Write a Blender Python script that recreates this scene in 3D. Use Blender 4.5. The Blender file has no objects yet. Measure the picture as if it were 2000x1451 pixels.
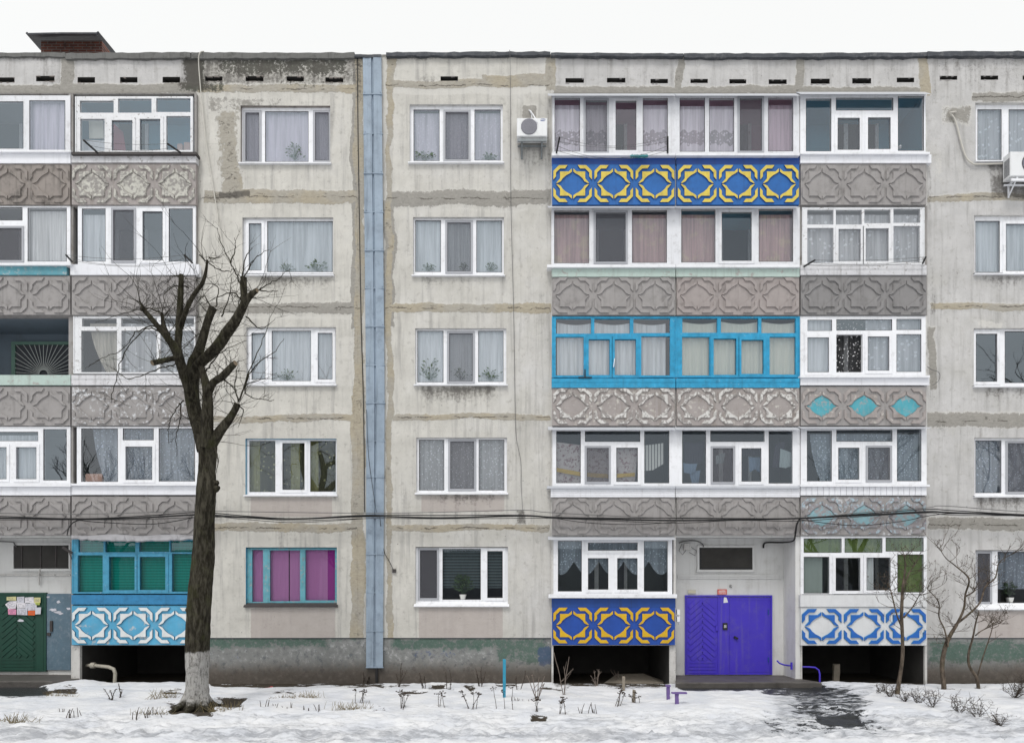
import bpy, bmesh, math, random
import numpy as np
from mathutils import Vector

# ------------------------------------------------------------------ camera, world, sun
F, D, HZ, PY0 = 1302.2, 17.0, 2.415, 1150.0      # focal length in photo px, metres to the wall, eye height, eye level row
scn = bpy.context.scene
COL = scn.collection
cd = bpy.data.cameras.new("camera")
cam = bpy.data.objects.new("camera", cd); COL.objects.link(cam)
cam.location = (0, -D, HZ); cam.rotation_euler = (math.radians(90), 0, 0)
cd.sensor_width = 36; cd.lens = 36 * F / 2000.0
cd.shift_y = (PY0 - 725.5) / 2000.0
cd.clip_end = 2000
scn.camera = cam

w = bpy.data.worlds.new("World"); scn.world = w; w.use_nodes = True
wn, wl = w.node_tree.nodes, w.node_tree.links
bg = wn["Background"]
sky = wn.new("ShaderNodeTexSky"); sky.sky_type = 'NISHITA'; sky.sun_disc = False
SUN_EL, SUN_AZ = math.radians(58), math.radians(205)
sky.sun_elevation = SUN_EL; sky.sun_rotation = SUN_AZ
sky.air_density = 1.0; sky.dust_density = 4.0; sky.ozone_density = 1.0
hs = wn.new("ShaderNodeHueSaturation"); hs.inputs["Saturation"].default_value = 0.10
mx = wn.new("ShaderNodeMix"); mx.data_type = 'RGBA'
mx.inputs[0].default_value = 0.75
mx.inputs[7].default_value = (12.2, 12.3, 12.2, 1)            # even cloud deck
wl.new(sky.outputs[0], hs.inputs["Color"]); wl.new(hs.outputs[0], mx.inputs[6])
wl.new(mx.outputs[2], bg.inputs["Color"]); bg.inputs["Strength"].default_value = 0.098

sd = bpy.data.lights.new("sun", 'SUN'); so = bpy.data.objects.new("sun", sd); COL.objects.link(so)
sd.energy = 1.5; sd.angle = math.radians(16); sd.color = (1.0, 0.97, 0.93)
so.rotation_euler = (math.radians(90) - SUN_EL, 0, math.radians(-20))
scn.view_settings.view_transform = 'Standard'; scn.view_settings.look = 'None'
scn.view_settings.exposure = 0.0; scn.view_settings.gamma = 1.0; scn.view_settings.use_curve_mapping = False
scn.cycles.max_bounces = 8; scn.cycles.transparent_max_bounces = 12; scn.cycles.diffuse_bounces = 3
scn.cycles.glossy_bounces = 3; scn.cycles.transmission_bounces = 4; scn.cycles.caustics_reflective = False
scn.cycles.use_denoising = True

rng = random.Random(7)
NR = np.random.RandomState(11)

# ------------------------------------------------------------------ measuring helpers
def P(px, py, d=0.0):
    t = D - d
    return Vector(((px - 1000) * t / F, -d, HZ + (PY0 - py) * t / F))
def G(px, py, z=0.0):                              # point of the ground seen at a photo position
    t = (HZ - z) * F / (py - PY0)
    return Vector(((px - 1000) * t / F, -(D - t), z))
def X(px, d=0.0): return (px - 1000) * (D - d) / F
def Z(py, d=0.0): return HZ + (PY0 - py) * (D - d) / F

# ------------------------------------------------------------------ objects
def put(o, parent=None):
    COL.objects.link(o)
    if parent: o.parent = parent
    return o
def tag(o, label, cat, group=None, kind=None):
    o['label'] = label; o['category'] = cat
    if group: o['group'] = group
    if kind: o['kind'] = kind
    return o
def empty(name, loc=(0, 0, 0), parent=None):
    o = bpy.data.objects.new(name, None); o.location = loc; o.empty_display_size = .2
    return put(o, parent)

class MB:
    def __init__(s): s.v = []; s.f = []; s.m = []; s.sm = []
    def add(s, vs, fs, mi=0, smooth=False):
        b = len(s.v); s.v += [tuple(x) for x in vs]
        for f in fs: s.f.append(tuple(i + b for i in f)); s.m.append(mi); s.sm.append(smooth)
    def quad(s, a, b, c, d, mi=0): s.add([a, b, c, d], [(0, 1, 2, 3)], mi)
    def box(s, x0, x1, y0, y1, z0, z1, mi=0):
        x0, x1 = min(x0, x1), max(x0, x1); y0, y1 = min(y0, y1), max(y0, y1); z0, z1 = min(z0, z1), max(z0, z1)
        s.add([(x0,y0,z0),(x1,y0,z0),(x1,y1,z0),(x0,y1,z0),(x0,y0,z1),(x1,y0,z1),(x1,y1,z1),(x0,y1,z1)],
              [(0,3,2,1),(4,5,6,7),(0,1,5,4),(1,2,6,5),(2,3,7,6),(3,0,4,7)], mi)
    def pbox(s, px0, py0, px1, py1, d0, d1, mi=0):      # photo rectangle, front face at depth d1 before the wall, back at d0
        s.box(X(px0, d1), X(px1, d1), -d1, -d0, Z(py1, d1), Z(py0, d1), mi)
    def bar(s, a, b, wd, th, mi=0):                     # rectangular bar from a to b
        a, b = Vector(a), Vector(b); t = (b - a).normalized()
        up = Vector((0, 1, 0)) if abs(t.y) < .9 else Vector((0, 0, 1))
        n1 = t.cross(up).normalized() * wd / 2; n2 = t.cross(n1).normalized() * th / 2
        vs = [a+n1+n2, a-n1+n2, a-n1-n2, a+n1-n2, b+n1+n2, b-n1+n2, b-n1-n2, b+n1-n2]
        s.add(vs, [(0,1,2,3),(7,6,5,4),(0,4,5,1),(1,5,6,2),(2,6,7,3),(3,7,4,0)], mi)
    def tube(s, pts, rad, n=6, mi=0, caps=True):
        pts = [Vector(p) for p in pts]
        if not hasattr(rad, '__len__'): rad = [rad] * len(pts)
        ref = None; vs = []; fs = []
        for i, p in enumerate(pts):
            t = (pts[min(i+1, len(pts)-1)] - pts[max(i-1, 0)])
            if t.length < 1e-9: t = Vector((0, 0, 1))
            t.normalize()
            if ref is None: ref = Vector((1, 0, 0)) if abs(t.x) < .8 else Vector((0, 1, 0))
            u = (ref - t * ref.dot(t)).normalized(); ref = u; v = t.cross(u)
            for k in range(n):
                a = 2 * math.pi * k / n
                vs.append(p + (u * math.cos(a) + v * math.sin(a)) * rad[i])
        for i in range(len(pts) - 1):
            for k in range(n):
                k2 = (k + 1) % n
                fs.append((i*n+k, i*n+k2, (i+1)*n+k2, (i+1)*n+k))
        s.add(vs, fs, mi, True)
        if caps:
            s.add(vs[:n], [tuple(range(n))[::-1]], mi); s.add(vs[-n:], [tuple(range(n))], mi)
    def frame(s, rect, holes, d0, d1, mi=0, jit=0.0, back=False):   # slab with rectangular openings
        x0, y0, x1, y1 = rect
        xs = sorted({x0, x1} | {min(max(h[k], x0), x1) for h in holes for k in (0, 2)})
        ys = sorted({y0, y1} | {min(max(h[k], y0), y1) for h in holes for k in (1, 3)})
        def open_(i, j):
            if i < 0 or j < 0 or i >= len(xs)-1 or j >= len(ys)-1: return True
            cx, cy = (xs[i]+xs[i+1])/2, (ys[j]+ys[j+1])/2
            return any(h[0] < cx < h[2] and h[1] < cy < h[3] for h in holes)
        wx = [X(v, d1) for v in xs]; wz = [Z(v, d1) for v in ys]
        for i in range(len(xs)-1):
            for j in range(len(ys)-1):
                if open_(i, j): continue
                a, b, c, e = wx[i], wx[i+1], wz[j], wz[j+1]
                s.quad((a,-d1,e),(b,-d1,e),(b,-d1,c),(a,-d1,c), mi)
                if back: s.quad((a,-d0,c),(b,-d0,c),(b,-d0,e),(a,-d0,e), mi)
                if open_(i-1, j): s.quad((a,-d0,e),(a,-d1,e),(a,-d1,c),(a,-d0,c), mi)
                if open_(i+1, j): s.quad((b,-d1,e),(b,-d0,e),(b,-d0,c),(b,-d1,c), mi)
                if open_(i, j-1): s.quad((a,-d1,c),(b,-d1,c),(b,-d0,c),(a,-d0,c), mi)
                if open_(i, j+1): s.quad((a,-d0,e),(b,-d0,e),(b,-d1,e),(a,-d1,e), mi)
    def poly(s, pts, y0, y1, inset=0.0, mi=0, mi_side=None):     # outline (x,z) raised from y0 to the front y1, chamfered by inset
        area = sum(pts[i][0]*pts[(i+1) % len(pts)][1] - pts[(i+1) % len(pts)][0]*pts[i][1] for i in range(len(pts)))
        if area < 0: pts = pts[::-1]
        n = len(pts); ins = []
        for i in range(n):
            a, b, c = Vector(pts[i-1]), Vector(pts[i]), Vector(pts[(i+1) % n])
            e1 = (b - a).normalized(); e2 = (c - b).normalized()
            m = Vector((-e1.y - e2.y, e1.x + e2.x))
            l = m.length
            if l < 1e-6: m = Vector((-e1.y, e1.x)); l = 1
            m = m / l
            k = min(inset / max(.35, m.dot(Vector((-e1.y, e1.x)))), inset * 1.8)
            ins.append(b + m * k)
        vs = [(p[0], y0, p[1]) for p in pts] + [(p[0], y1, p[1]) for p in ins]
        s.add(vs, [(i, (i+1) % n, n + (i+1) % n, n + i) for i in range(n)], mi if mi_side is None else mi_side)
        s.add(vs, [tuple(range(n, 2*n))], mi)
    def make(s, name, mats, parent=None):
        me = bpy.data.meshes.new(name)
        me.from_pydata(s.v, [], s.f)
        for m in (mats if isinstance(mats, (list, tuple)) else [mats]): me.materials.append(m)
        me.polygons.foreach_set('material_index', s.m)
        me.polygons.foreach_set('use_smooth', s.sm)
        me.update()
        return put(bpy.data.objects.new(name, me), parent)

# ------------------------------------------------------------------ materials
class NT:
    def __init__(s, name):
        s.m = bpy.data.materials.new(name); s.m.use_nodes = True
        s.t = s.m.node_tree; s.n = s.t.nodes; s.l = s.t.links
        s.bsdf = s.n["Principled BSDF"]; s.out = s.n["Material Output"]
        s.pos = s.n.new("ShaderNodeNewGeometry").outputs["Position"]
    def inp(s, sock, v):
        if v is None: return
        if hasattr(v, 'is_output'): s.l.new(v, sock)
        elif isinstance(v, (tuple, list)) and len(v) == 3 and sock.type == 'RGBA': sock.default_value = (*v, 1)
        else: sock.default_value = v
    def math(s, op, a, b=None, c=None, clamp=False):
        n = s.n.new("ShaderNodeMath"); n.operation = op; n.use_clamp = clamp
        s.inp(n.inputs[0], a); s.inp(n.inputs[1], b); s.inp(n.inputs[2], c)
        return n.outputs[0]
    def scale(s, v):
        n = s.n.new("ShaderNodeMapping"); s.l.new(s.pos, n.inputs[0]); n.inputs["Scale"].default_value = v
        return n.outputs[0]
    def noise(s, sc, det=4, rough=.6, vec=None, dist=0.0, out=0):
        n = s.n.new("ShaderNodeTexNoise"); s.l.new(vec or s.pos, n.inputs["Vector"])
        n.inputs["Scale"].default_value = sc; n.inputs["Detail"].default_value = det
        n.inputs["Roughness"].default_value = rough; n.inputs["Distortion"].default_value = dist
        return n.outputs[out]
    def vor(s, sc, feat='F1', vec=None, out="Distance"):
        n = s.n.new("ShaderNodeTexVoronoi"); n.feature = feat; s.l.new(vec or s.pos, n.inputs["Vector"])
        n.inputs["Scale"].default_value = sc
        return n.outputs[out]
    def step(s, v, a, b):                         # smoothstep
        n = s.n.new("ShaderNodeMapRange"); n.interpolation_type = 'SMOOTHSTEP'
        s.inp(n.inputs[0], v); n.inputs[1].default_value = a; n.inputs[2].default_value = b
        return n.outputs[0]
    def mix(s, fac, a, b, mode='MIX'):
        n = s.n.new("ShaderNodeMix"); n.data_type = 'RGBA'; n.blend_type = mode
        s.inp(n.inputs[0], fac); s.inp(n.inputs[6], a); s.inp(n.inputs[7], b)
        return n.outputs[2]
    def vmul(s, col, fac):                        # colour times a value
        n = s.n.new("ShaderNodeVectorMath"); n.operation = 'SCALE'
        s.inp(n.inputs[0], col if hasattr(col, 'is_output') else tuple(col)); s.inp(n.inputs[3], fac)
        return n.outputs[0]
    def attr(s, name):
        n = s.n.new("ShaderNodeAttribute"); n.attribute_name = name
        sp = s.n.new("ShaderNodeSeparateColor"); s.l.new(n.outputs["Color"], sp.inputs[0])
        return sp.outputs[0], sp.outputs[1], sp.outputs[2]
    def bump(s, h, st=.3, dist=.01):
        n = s.n.new("ShaderNodeBump"); n.inputs["Strength"].default_value = st; n.inputs["Distance"].default_value = dist
        s.l.new(h, n.inputs["Height"]); s.l.new(n.outputs[0], s.bsdf.inputs["Normal"])
        return n.outputs[0]
    def sepz(s):
        n = s.n.new("ShaderNodeSeparateXYZ"); s.l.new(s.pos, n.inputs[0]); return n.outputs

def paint(name, col, rough=.6, var=.12, vs=2.5, dirt=(.05,.045,.04), da=.25, ds=3.0, streak=.0,
          peel=None, bump=.15, bs=60., metal=0., spec=.4):
    """Painted or bare surface: tone variation, grime, run-off streaks, and optionally paint peeling to an under-colour."""
    t = NT(name)
    v = t.math('MULTIPLY_ADD', t.noise(vs, 5), 2*var*1.6, 1 - var*1.6)
    c = t.vmul(col, v)
    if peel:
        under, cover, psc = peel
        pn = t.math('ADD', t.math('MULTIPLY', t.noise(psc, 8, .7), .75), t.math('MULTIPLY', t.noise(psc*.25, 3), .25))
        under_c = t.vmul(under, t.math('MULTIPLY_ADD', t.noise(vs*3, 4), .5, .75))
        c = t.mix(t.step(pn, cover - .045, cover + .045), c, under_c)
    if da > 0:
        c = t.mix(t.math('MULTIPLY', t.step(t.noise(ds, 8, .72), .48, .78), da), c, dirt)
    if streak > 0:
        sn = t.noise(1.0, 6, .65, vec=t.scale((9, 9, .55)))
        c = t.mix(t.math('MULTIPLY', t.step(sn, .5, .75), streak), c, dirt)
    t.l.new(c, t.bsdf.inputs["Base Color"])
    t.bsdf.inputs["Roughness"].default_value = rough; t.bsdf.inputs["Metallic"].default_value = metal
    t.bsdf.inputs["Specular IOR Level"].default_value = spec
    if bump > 0: t.bump(t.noise(bs, 6, .65), bump, .01)
    return t.m

def glass_mat(name, refl=.25, tint=(.80,.86,.88), gl=(.78,.88,1.0), wob=.02):
    t = NT(name); t.n.remove(t.bsdf)
    tr = t.n.new("ShaderNodeBsdfTransparent"); tr.inputs[0].default_value = (*tint, 1)
    g = t.n.new("ShaderNodeBsdfGlossy"); g.inputs["Color"].default_value = (*gl, 1); g.inputs["Roughness"].default_value = .01
    b = t.n.new("ShaderNodeBump"); b.inputs["Strength"].default_value = wob; b.inputs["Distance"].default_value = .02
    t.l.new(t.noise(1.6, 2), b.inputs["Height"]); t.l.new(b.outputs[0], g.inputs["Normal"])
    lw = t.n.new("ShaderNodeLayerWeight"); lw.inputs[0].default_value = .25
    fac = t.math('MULTIPLY_ADD', lw.outputs["Fresnel"], .6, refl - .02, clamp=True)
    m = t.n.new("ShaderNodeMixShader"); t.l.new(fac, m.inputs[0]); t.l.new(tr.outputs[0], m.inputs[1]); t.l.new(g.outputs[0], m.inputs[2])
    t.l.new(m.outputs[0], t.out.inputs[0])
    return t.m

def cloth_mat(name, col, alpha=1.0, lace=0.0, lsc=9.0, col2=None, transl=.12, pat=None, fold=.25, band=None):
    """Curtain cloth: part see-through net, with woven motifs that are denser than the ground."""
    t = NT(name); t.n.remove(t.bsdf)
    c = col
    v = t.math('MULTIPLY_ADD', t.noise(1, 4, vec=t.scale((30, 1, 1.0))), 2*fold, 1 - fold)  # vertical tone streaks paint fold shading into the cloth colour
    if col2 is not None:
        if pat == 'flower': f = t.step(t.math('ADD', t.vor(lsc), t.math('MULTIPLY', t.noise(lsc*3, 3), .35)), .42, .34)
        elif pat == 'slat': f = t.step(t.math('SINE', t.math('MULTIPLY', t.sepz()[2], lsc*6.283)), .3, .7)
        elif pat == 'stripe': f = t.step(t.math('SINE', t.math('MULTIPLY', t.sepz()[0], lsc*6.283)), .55, .75)
        else: f = t.step(t.noise(lsc, 6, .7), .5, .62)
        c = t.mix(f, col, col2)
    c = t.vmul(c, v)
    fold_n = t.noise(1, 3, .55, vec=t.scale((13, 13, .5)))
    di = t.n.new("ShaderNodeBsdfDiffuse"); tl = t.n.new("ShaderNodeBsdfTranslucent")
    t.inp(di.inputs[0], c); t.inp(tl.inputs[0], c)
    m1 = t.n.new("ShaderNodeMixShader"); m1.inputs[0].default_value = transl
    t.l.new(di.outputs[0], m1.inputs[1]); t.l.new(tl.outputs[0], m1.inputs[2])
    res = m1.outputs[0]
    if alpha < 1:
        a = alpha
        if lace > 0:
            fl = t.step(t.math('ADD', t.vor(lsc), t.math('MULTIPLY', t.noise(lsc*4, 4), .4)), .5, .38)
            a = t.math('MULTIPLY_ADD', fl, lace, alpha, clamp=True)
        if band:
            z_ = t.math('ADD', t.sepz()[2], t.math('MULTIPLY', t.math('SINE', t.math('MULTIPLY', t.sepz()[0], 24)), .035))
            inb = t.math('MULTIPLY', t.step(z_, band[0]-.01, band[0]+.01), t.step(z_, band[1]+.01, band[1]-.01))
            hol = t.step(t.vor(13), .25, .42)
            a = t.math('MULTIPLY', a, t.math('MULTIPLY_ADD', t.math('MULTIPLY', inb, hol), -.5, 1))
        a = t.math('MULTIPLY', a, t.math('MULTIPLY_ADD', t.step(fold_n, .36, .64), .30, .82), clamp=True)
        tr = t.n.new("ShaderNodeBsdfTransparent")
        m2 = t.n.new("ShaderNodeMixShader"); t.inp(m2.inputs[0], a)
        t.l.new(tr.outputs[0], m2.inputs[1]); t.l.new(res, m2.inputs[2]); res = m2.outputs[0]
    t.l.new(res, t.out.inputs[0])
    return t.m

MT = {}
CONC = (.31, .295, .29)
MT['pvc'] = paint('white_plastic', (.80,.81,.84), .35, .08, 1.5, (.25,.24,.23), .38, 6, .25, bump=.03)
MT['pvc2'] = paint('aged_white_plastic', (.70,.71,.74), .4, .09, 1.5, (.25,.24,.23), .45, 6, .3, bump=.03)
MT['sash'] = paint('grey_sash_frame', (.36,.37,.40), .4, .05, 2, da=.1, bump=.02)
MT['oldwhite'] = paint('peeling_white_wood', (.72,.73,.75), .6, .1, 3, (.12,.11,.1), .35, 6, .2, peel=((.30,.29,.28), .60, 14), bump=.3)
MT['bluewood'] = paint('bright_blue_wood_paint', (.022,.29,.50), .6, .28, 6, (.01,.05,.12), .45, 9, .3, peel=((.20,.42,.55), .63, 16), bump=.35)
MT['tealwood'] = paint('blue_wood_paint', (.06,.28,.43), .55, .2, 6, (.01,.05,.1), .5, 9, .3, peel=((.30,.44,.52), .62, 16), bump=.35)
MT['tealwood2'] = paint('pale_teal_wood_paint', (.12,.35,.42), .6, .2, 6, (.03,.06,.07), .5, 9, .35, peel=((.35,.36,.36), .58, 18), bump=.35)
MT['sill_white'] = paint('white_sill_metal', (.78,.79,.82), .4, .05, 2, (.2,.19,.18), .35, 5, .1, bump=.05)
MT['sill_grey'] = paint('grey_sill_metal', (.33,.33,.35), .5, .12, 3, da=.5, ds=5, bump=.1)
MT['visor'] = paint('grey_metal_visor', (.50,.52,.56), .4, .1, 2, da=.3, ds=4, bump=.05)
MT['fascia_white'] = paint('white_fascia_board', (.78,.79,.83), .45, .05, 2, (.25,.24,.24), .3, 4, .2, bump=.06)
MT['fascia_old'] = paint('weathered_white_board', (.62,.62,.64), .65, .1, 3, (.14,.13,.12), .5, 5, .4, peel=((.30,.29,.28), .6, 12), bump=.3)
MT['fascia_mint'] = paint('pale_green_board', (.42,.52,.48), .6, .08, 2, (.16,.15,.13), .35, 4, .3, peel=((.36,.35,.33), .60, 9), bump=.2)
MT['fascia_teal'] = paint('worn_teal_board', (.10,.30,.36), .6, .2, 4, (.2,.25,.26), .5, 6, .3, peel=((.33,.40,.42), .58, 12), bump=.2)
MT['fascia_navy'] = paint('navy_board', (.010,.055,.25), .5, .15, 3, (.02,.03,.05), .3, 5, .3, bump=.1)
MT['fascia_blue'] = paint('mid_blue_board', (.03,.20,.40), .5, .25, 4, (.01,.05,.1), .5, 5, .3, bump=.15)
MT['conc'] = paint('grey_cast_concrete', CONC, .85, .12, 3, (.09,.085,.08), .55, 4, .35, bump=.3, bs=45)
MT['conc_pink'] = paint('pinkish_cast_concrete', (.33,.295,.285), .85, .12, 3, (.10,.09,.085), .5, 4, .35, bump=.3, bs=45)
MT['conc_dark'] = paint('dark_cast_concrete', (.235,.228,.228), .85, .12, 3, (.07,.065,.06), .5, 4, .35, bump=.3, bs=45)
MT['conc_grimy'] = paint('grimy_cast_concrete', (.27,.24,.22), .85, .15, 3, (.03,.03,.026), .85, 2.2, .6, bump=.35, bs=45)
MT['peel_cream'] = paint('cream_paint_remains', (.52,.51,.46), .8, .12, 4, (.15,.14,.12), .3, 5, .2, peel=((.28,.265,.25), .50, 11), bump=.35)
MT['peel_white'] = paint('white_paint_remains', (.60,.59,.57), .8, .12, 4, (.13,.12,.1), .35, 5, .2, peel=((.28,.26,.25), .50, 13), bump=.4)
MT['peel_white_thin'] = paint('thin_white_paint_remains', (.60,.61,.63), .8, .12, 4, (.13,.12,.1), .3, 5, .2, peel=((.27,.255,.25), .445, 12), bump=.4)
MT['peel_pale'] = paint('pale_blue_paint_remains', (.38,.48,.54), .8, .15, 4, (.12,.12,.12), .3, 5, .2, peel=((.28,.26,.27), .47, 11), bump=.4)
MT['blue_field'] = paint('blue_panel_paint', (.016,.12,.38), .6, .2, 3, (.01,.03,.1), .45, 5, .25, bump=.12)
MT['blue_field2'] = paint('deep_blue_panel_paint', (.012,.065,.33), .5, .12, 3, (.01,.02,.08), .25, 5, .2, bump=.12)
MT['yellow'] = paint('yellow_relief_paint', (.64,.50,.08), .6, .16, 5, (.22,.17,.07), .5, 7, .2, bump=.15)
MT['yellow2'] = paint('golden_relief_paint', (.62,.38,.012), .5, .1, 4, (.25,.15,.02), .25, 6, .1, bump=.12)
MT['sky_field'] = paint('light_blue_panel_paint', (.085,.35,.55), .65, .18, 3, (.28,.33,.36), .4, 5, .15, peel=((.50,.49,.47), .60, 4.5), bump=.15)
MT['white_relief'] = paint('chipped_white_relief_paint', (.68,.70,.70), .6, .1, 4, (.2,.25,.28), .25, 6, .1, peel=((.14,.36,.54), .66, 9), bump=.2)
MT['white_field'] = paint('white_panel_paint', (.66,.67,.68), .6, .06, 3, (.25,.24,.23), .25, 4, .15, bump=.12)
MT['royal_relief'] = paint('royal_blue_relief_paint', (.016,.125,.46), .5, .12, 4, da=.15, bump=.12)
MT['teal_fill'] = paint('turquoise_paint', (.075,.34,.41), .7, .18, 4, (.28,.32,.33), .5, 5, .3, peel=((.28,.31,.32), .56, 6), bump=.2)
MT['paleteal_fill'] = paint('faded_turquoise_paint', (.24,.41,.46), .7, .15, 4, (.3,.3,.3), .4, 5, .2, peel=((.29,.28,.29), .54, 9), bump=.2)
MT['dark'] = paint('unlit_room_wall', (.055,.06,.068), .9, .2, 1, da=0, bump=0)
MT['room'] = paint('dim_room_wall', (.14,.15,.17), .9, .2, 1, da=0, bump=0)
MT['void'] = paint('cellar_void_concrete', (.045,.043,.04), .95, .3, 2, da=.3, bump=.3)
MT['log_grey'] = paint('grey_blue_loggia_wall', (.30,.32,.36), .8, .1, 1.5, da=.2, bump=.05)
MT['log_pink'] = paint('dusky_pink_loggia_wall', (.58,.30,.42), .8, .1, 1.5, da=.2, bump=.05)
MT['log_blue'] = paint('blue_loggia_wall', (.12,.36,.50), .8, .1, 1.5, da=.2, bump=.05)
MT['log_dark'] = paint('dark_loggia_wall', (.10,.12,.12), .85, .15, 1.5, da=.3, bump=.05)
MT['log_open'] = paint('open_loggia_wall', (.15,.19,.23), .85, .1, 1.5, da=.35, streak=.2, bump=.15)
MT['entry'] = paint('entrance_plaster', (.66,.66,.65), .85, .05, 1.2, (.30,.28,.25), .35, 2, .3, bump=.2, bs=40)
MT['pier'] = paint('flaking_pier_plaster', (.58,.57,.55), .85, .08, 2, (.10,.09,.08), .6, 3, .4, peel=((.25,.24,.23), .62, 8), bump=.35)
MT['strip'] = paint('rusty_pier_strip', (.30,.29,.28), .85, .2, 3, (.06,.035,.02), .8, 3, .7, bump=.3)
MT['cover'] = paint('pale_blue_sheet_metal', (.27,.335,.41), .55, .2, 2.2, (.07,.09,.12), .5, 4, .55, bump=.1, bs=15)
MT['coping'] = paint('dark_roofing_felt', (.055,.06,.07), .75, .25, 3, (.30,.30,.29), .45, 7, bump=.4, bs=20)
MT['cop_old'] = paint('mossy_coping_concrete', (.15,.15,.145), .9, .25, 4, (.02,.022,.016), .95, 4, .4, bump=.5, bs=25)
MT['green_door'] = paint('dark_green_door_paint', (.008,.055,.036), .5, .15, 4, (.01,.02,.015), .4, 6, .3, bump=.12)
MT['steel_door'] = paint('scuffed_grey_steel', (.10,.16,.21), .5, .15, 4, (.32,.36,.40), .5, 9, .2, bump=.1)
MT['violet'] = paint('violet_door_paint', (.055,.032,.47), .42, .10, 2, (.14,.12,.30), .42, 3.5, .4, bump=.08)
MT['black'] = paint('black_metal', (.015,.015,.016), .5, .1, 4, da=0, bump=.05)
MT['iron'] = paint('rusty_iron', (.05,.045,.045), .7, .3, 10, (.10,.05,.03), .5, 12, bump=.2)
MT['grille'] = paint('pale_grille_paint', (.55,.58,.56), .5, .1, 4, da=.2, bump=0)
MT['green_frame'] = paint('dull_green_frame', (.11,.20,.16), .6, .1, 4, da=.3, bump=.1)
MT['cable'] = paint('black_cable_sheath', (.012,.012,.013), .6, .1, 4, da=0, bump=0)
MT['cable_w'] = paint('off_white_cable_sheath', (.55,.53,.48), .6, .1, 4, da=.2, bump=0)
MT['cable_g'] = paint('grey_cable_sheath', (.13,.13,.13), .6, .1, 4, da=.2, bump=0)
MT['slab'] = paint('wet_worn_concrete_step', (.085,.078,.072), .6, .3, 2.5, (.025,.022,.02), .7, 3, bump=.5, bs=18)
MT['wood'] = paint('grey_weathered_stake', (.24,.21,.17), .85, .2, 8, da=.4, ds=10, bump=.4)
MT['violet2'] = paint('violet_stake_paint', (.15,.095,.28), .6, .15, 6, da=.3, bump=.2)
MT['bluepost'] = paint('turquoise_post_paint', (.03,.27,.42), .6, .2, 8, (.02,.04,.06), .5, 10, bump=.3)
MT['pipe'] = paint('old_cream_pipe', (.33,.31,.26), .6, .2, 8, (.10,.06,.03), .5, 12, bump=.2)
MT['ac'] = paint('off_white_appliance_casing', (.74,.75,.76), .4, .05, 2, (.3,.29,.27), .25, 5, .15, bump=.02)
MT['acgrille'] = paint('dark_fan_grille', (.06,.06,.075), .5, .1, 4, da=.2, bump=0)
MT['acrib'] = paint('grey_grille_bar', (.27,.27,.31), .5, .1, 4, da=.1, bump=0)
MT['galv'] = paint('galvanised_bracket', (.22,.24,.25), .5, .2, 8, (.03,.03,.03), .6, 9, bump=.1, metal=.3)
MT['dryplant'] = paint('dead_plant_stem', (.055,.042,.032), .9, .3, 12, da=0, bump=0)
MT['straw'] = paint('straw_plant_stem', (.20,.16,.085), .9, .3, 12, da=0, bump=0)
MT['palestem'] = paint('pale_rose_stem', (.16,.13,.11), .9, .3, 12, da=0, bump=0)
MT['leafgreen'] = paint('house_plant_leaf', (.085,.125,.075), .6, .3, 20, da=0, bump=0)  # leaf green paled to imitate the veil of reflections on the glass
MT['leafdark'] = paint('dark_house_plant_leaf', (.03,.06,.025), .6, .3, 20, da=0, bump=0)
MT['pot'] = paint('white_plant_pot', (.65,.65,.63), .4, .05, 4, da=.2, bump=0)
MT['netscreen'] = None
MT['conc_splash'] = paint('concrete_with_paint_splashes', CONC, .85, .12, 3, (.09,.085,.08), .45, 4, .3, peel=((.60,.61,.63), .575, 7), bump=.35, bs=45)
MT['conc_flakes'] = paint('concrete_with_paint_flakes', (.33,.30,.29), .85, .12, 3, (.12,.09,.06), .5, 4, .35, peel=((.52,.50,.46), .60, 10), bump=.35, bs=45)
MT['brick'] = None

GL = glass_mat('window_glass', .14, (.97,.98,.98), (.88,.93,1.0))
GL_HI = glass_mat('sky_bright_glass', .20, (.97,.985,1.0), (.80,.91,1.0))
GL_LO = glass_mat('clear_dark_glass', .11, (.92,.95,.94))
GL_GREEN = glass_mat('green_film_glass', .10, (.55,.66,.36))

def net_mat():
    t = NT('insect_mesh'); t.n.remove(t.bsdf)
    tr = t.n.new("ShaderNodeBsdfTransparent"); di = t.n.new("ShaderNodeBsdfDiffuse"); di.inputs[0].default_value = (.17,.17,.19,1)
    m = t.n.new("ShaderNodeMixShader"); m.inputs[0].default_value = .36
    t.l.new(tr.outputs[0], m.inputs[1]); t.l.new(di.outputs[0], m.inputs[2]); t.l.new(m.outputs[0], t.out.inputs[0])
    return t.m
MT['netscreen'] = net_mat()

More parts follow.
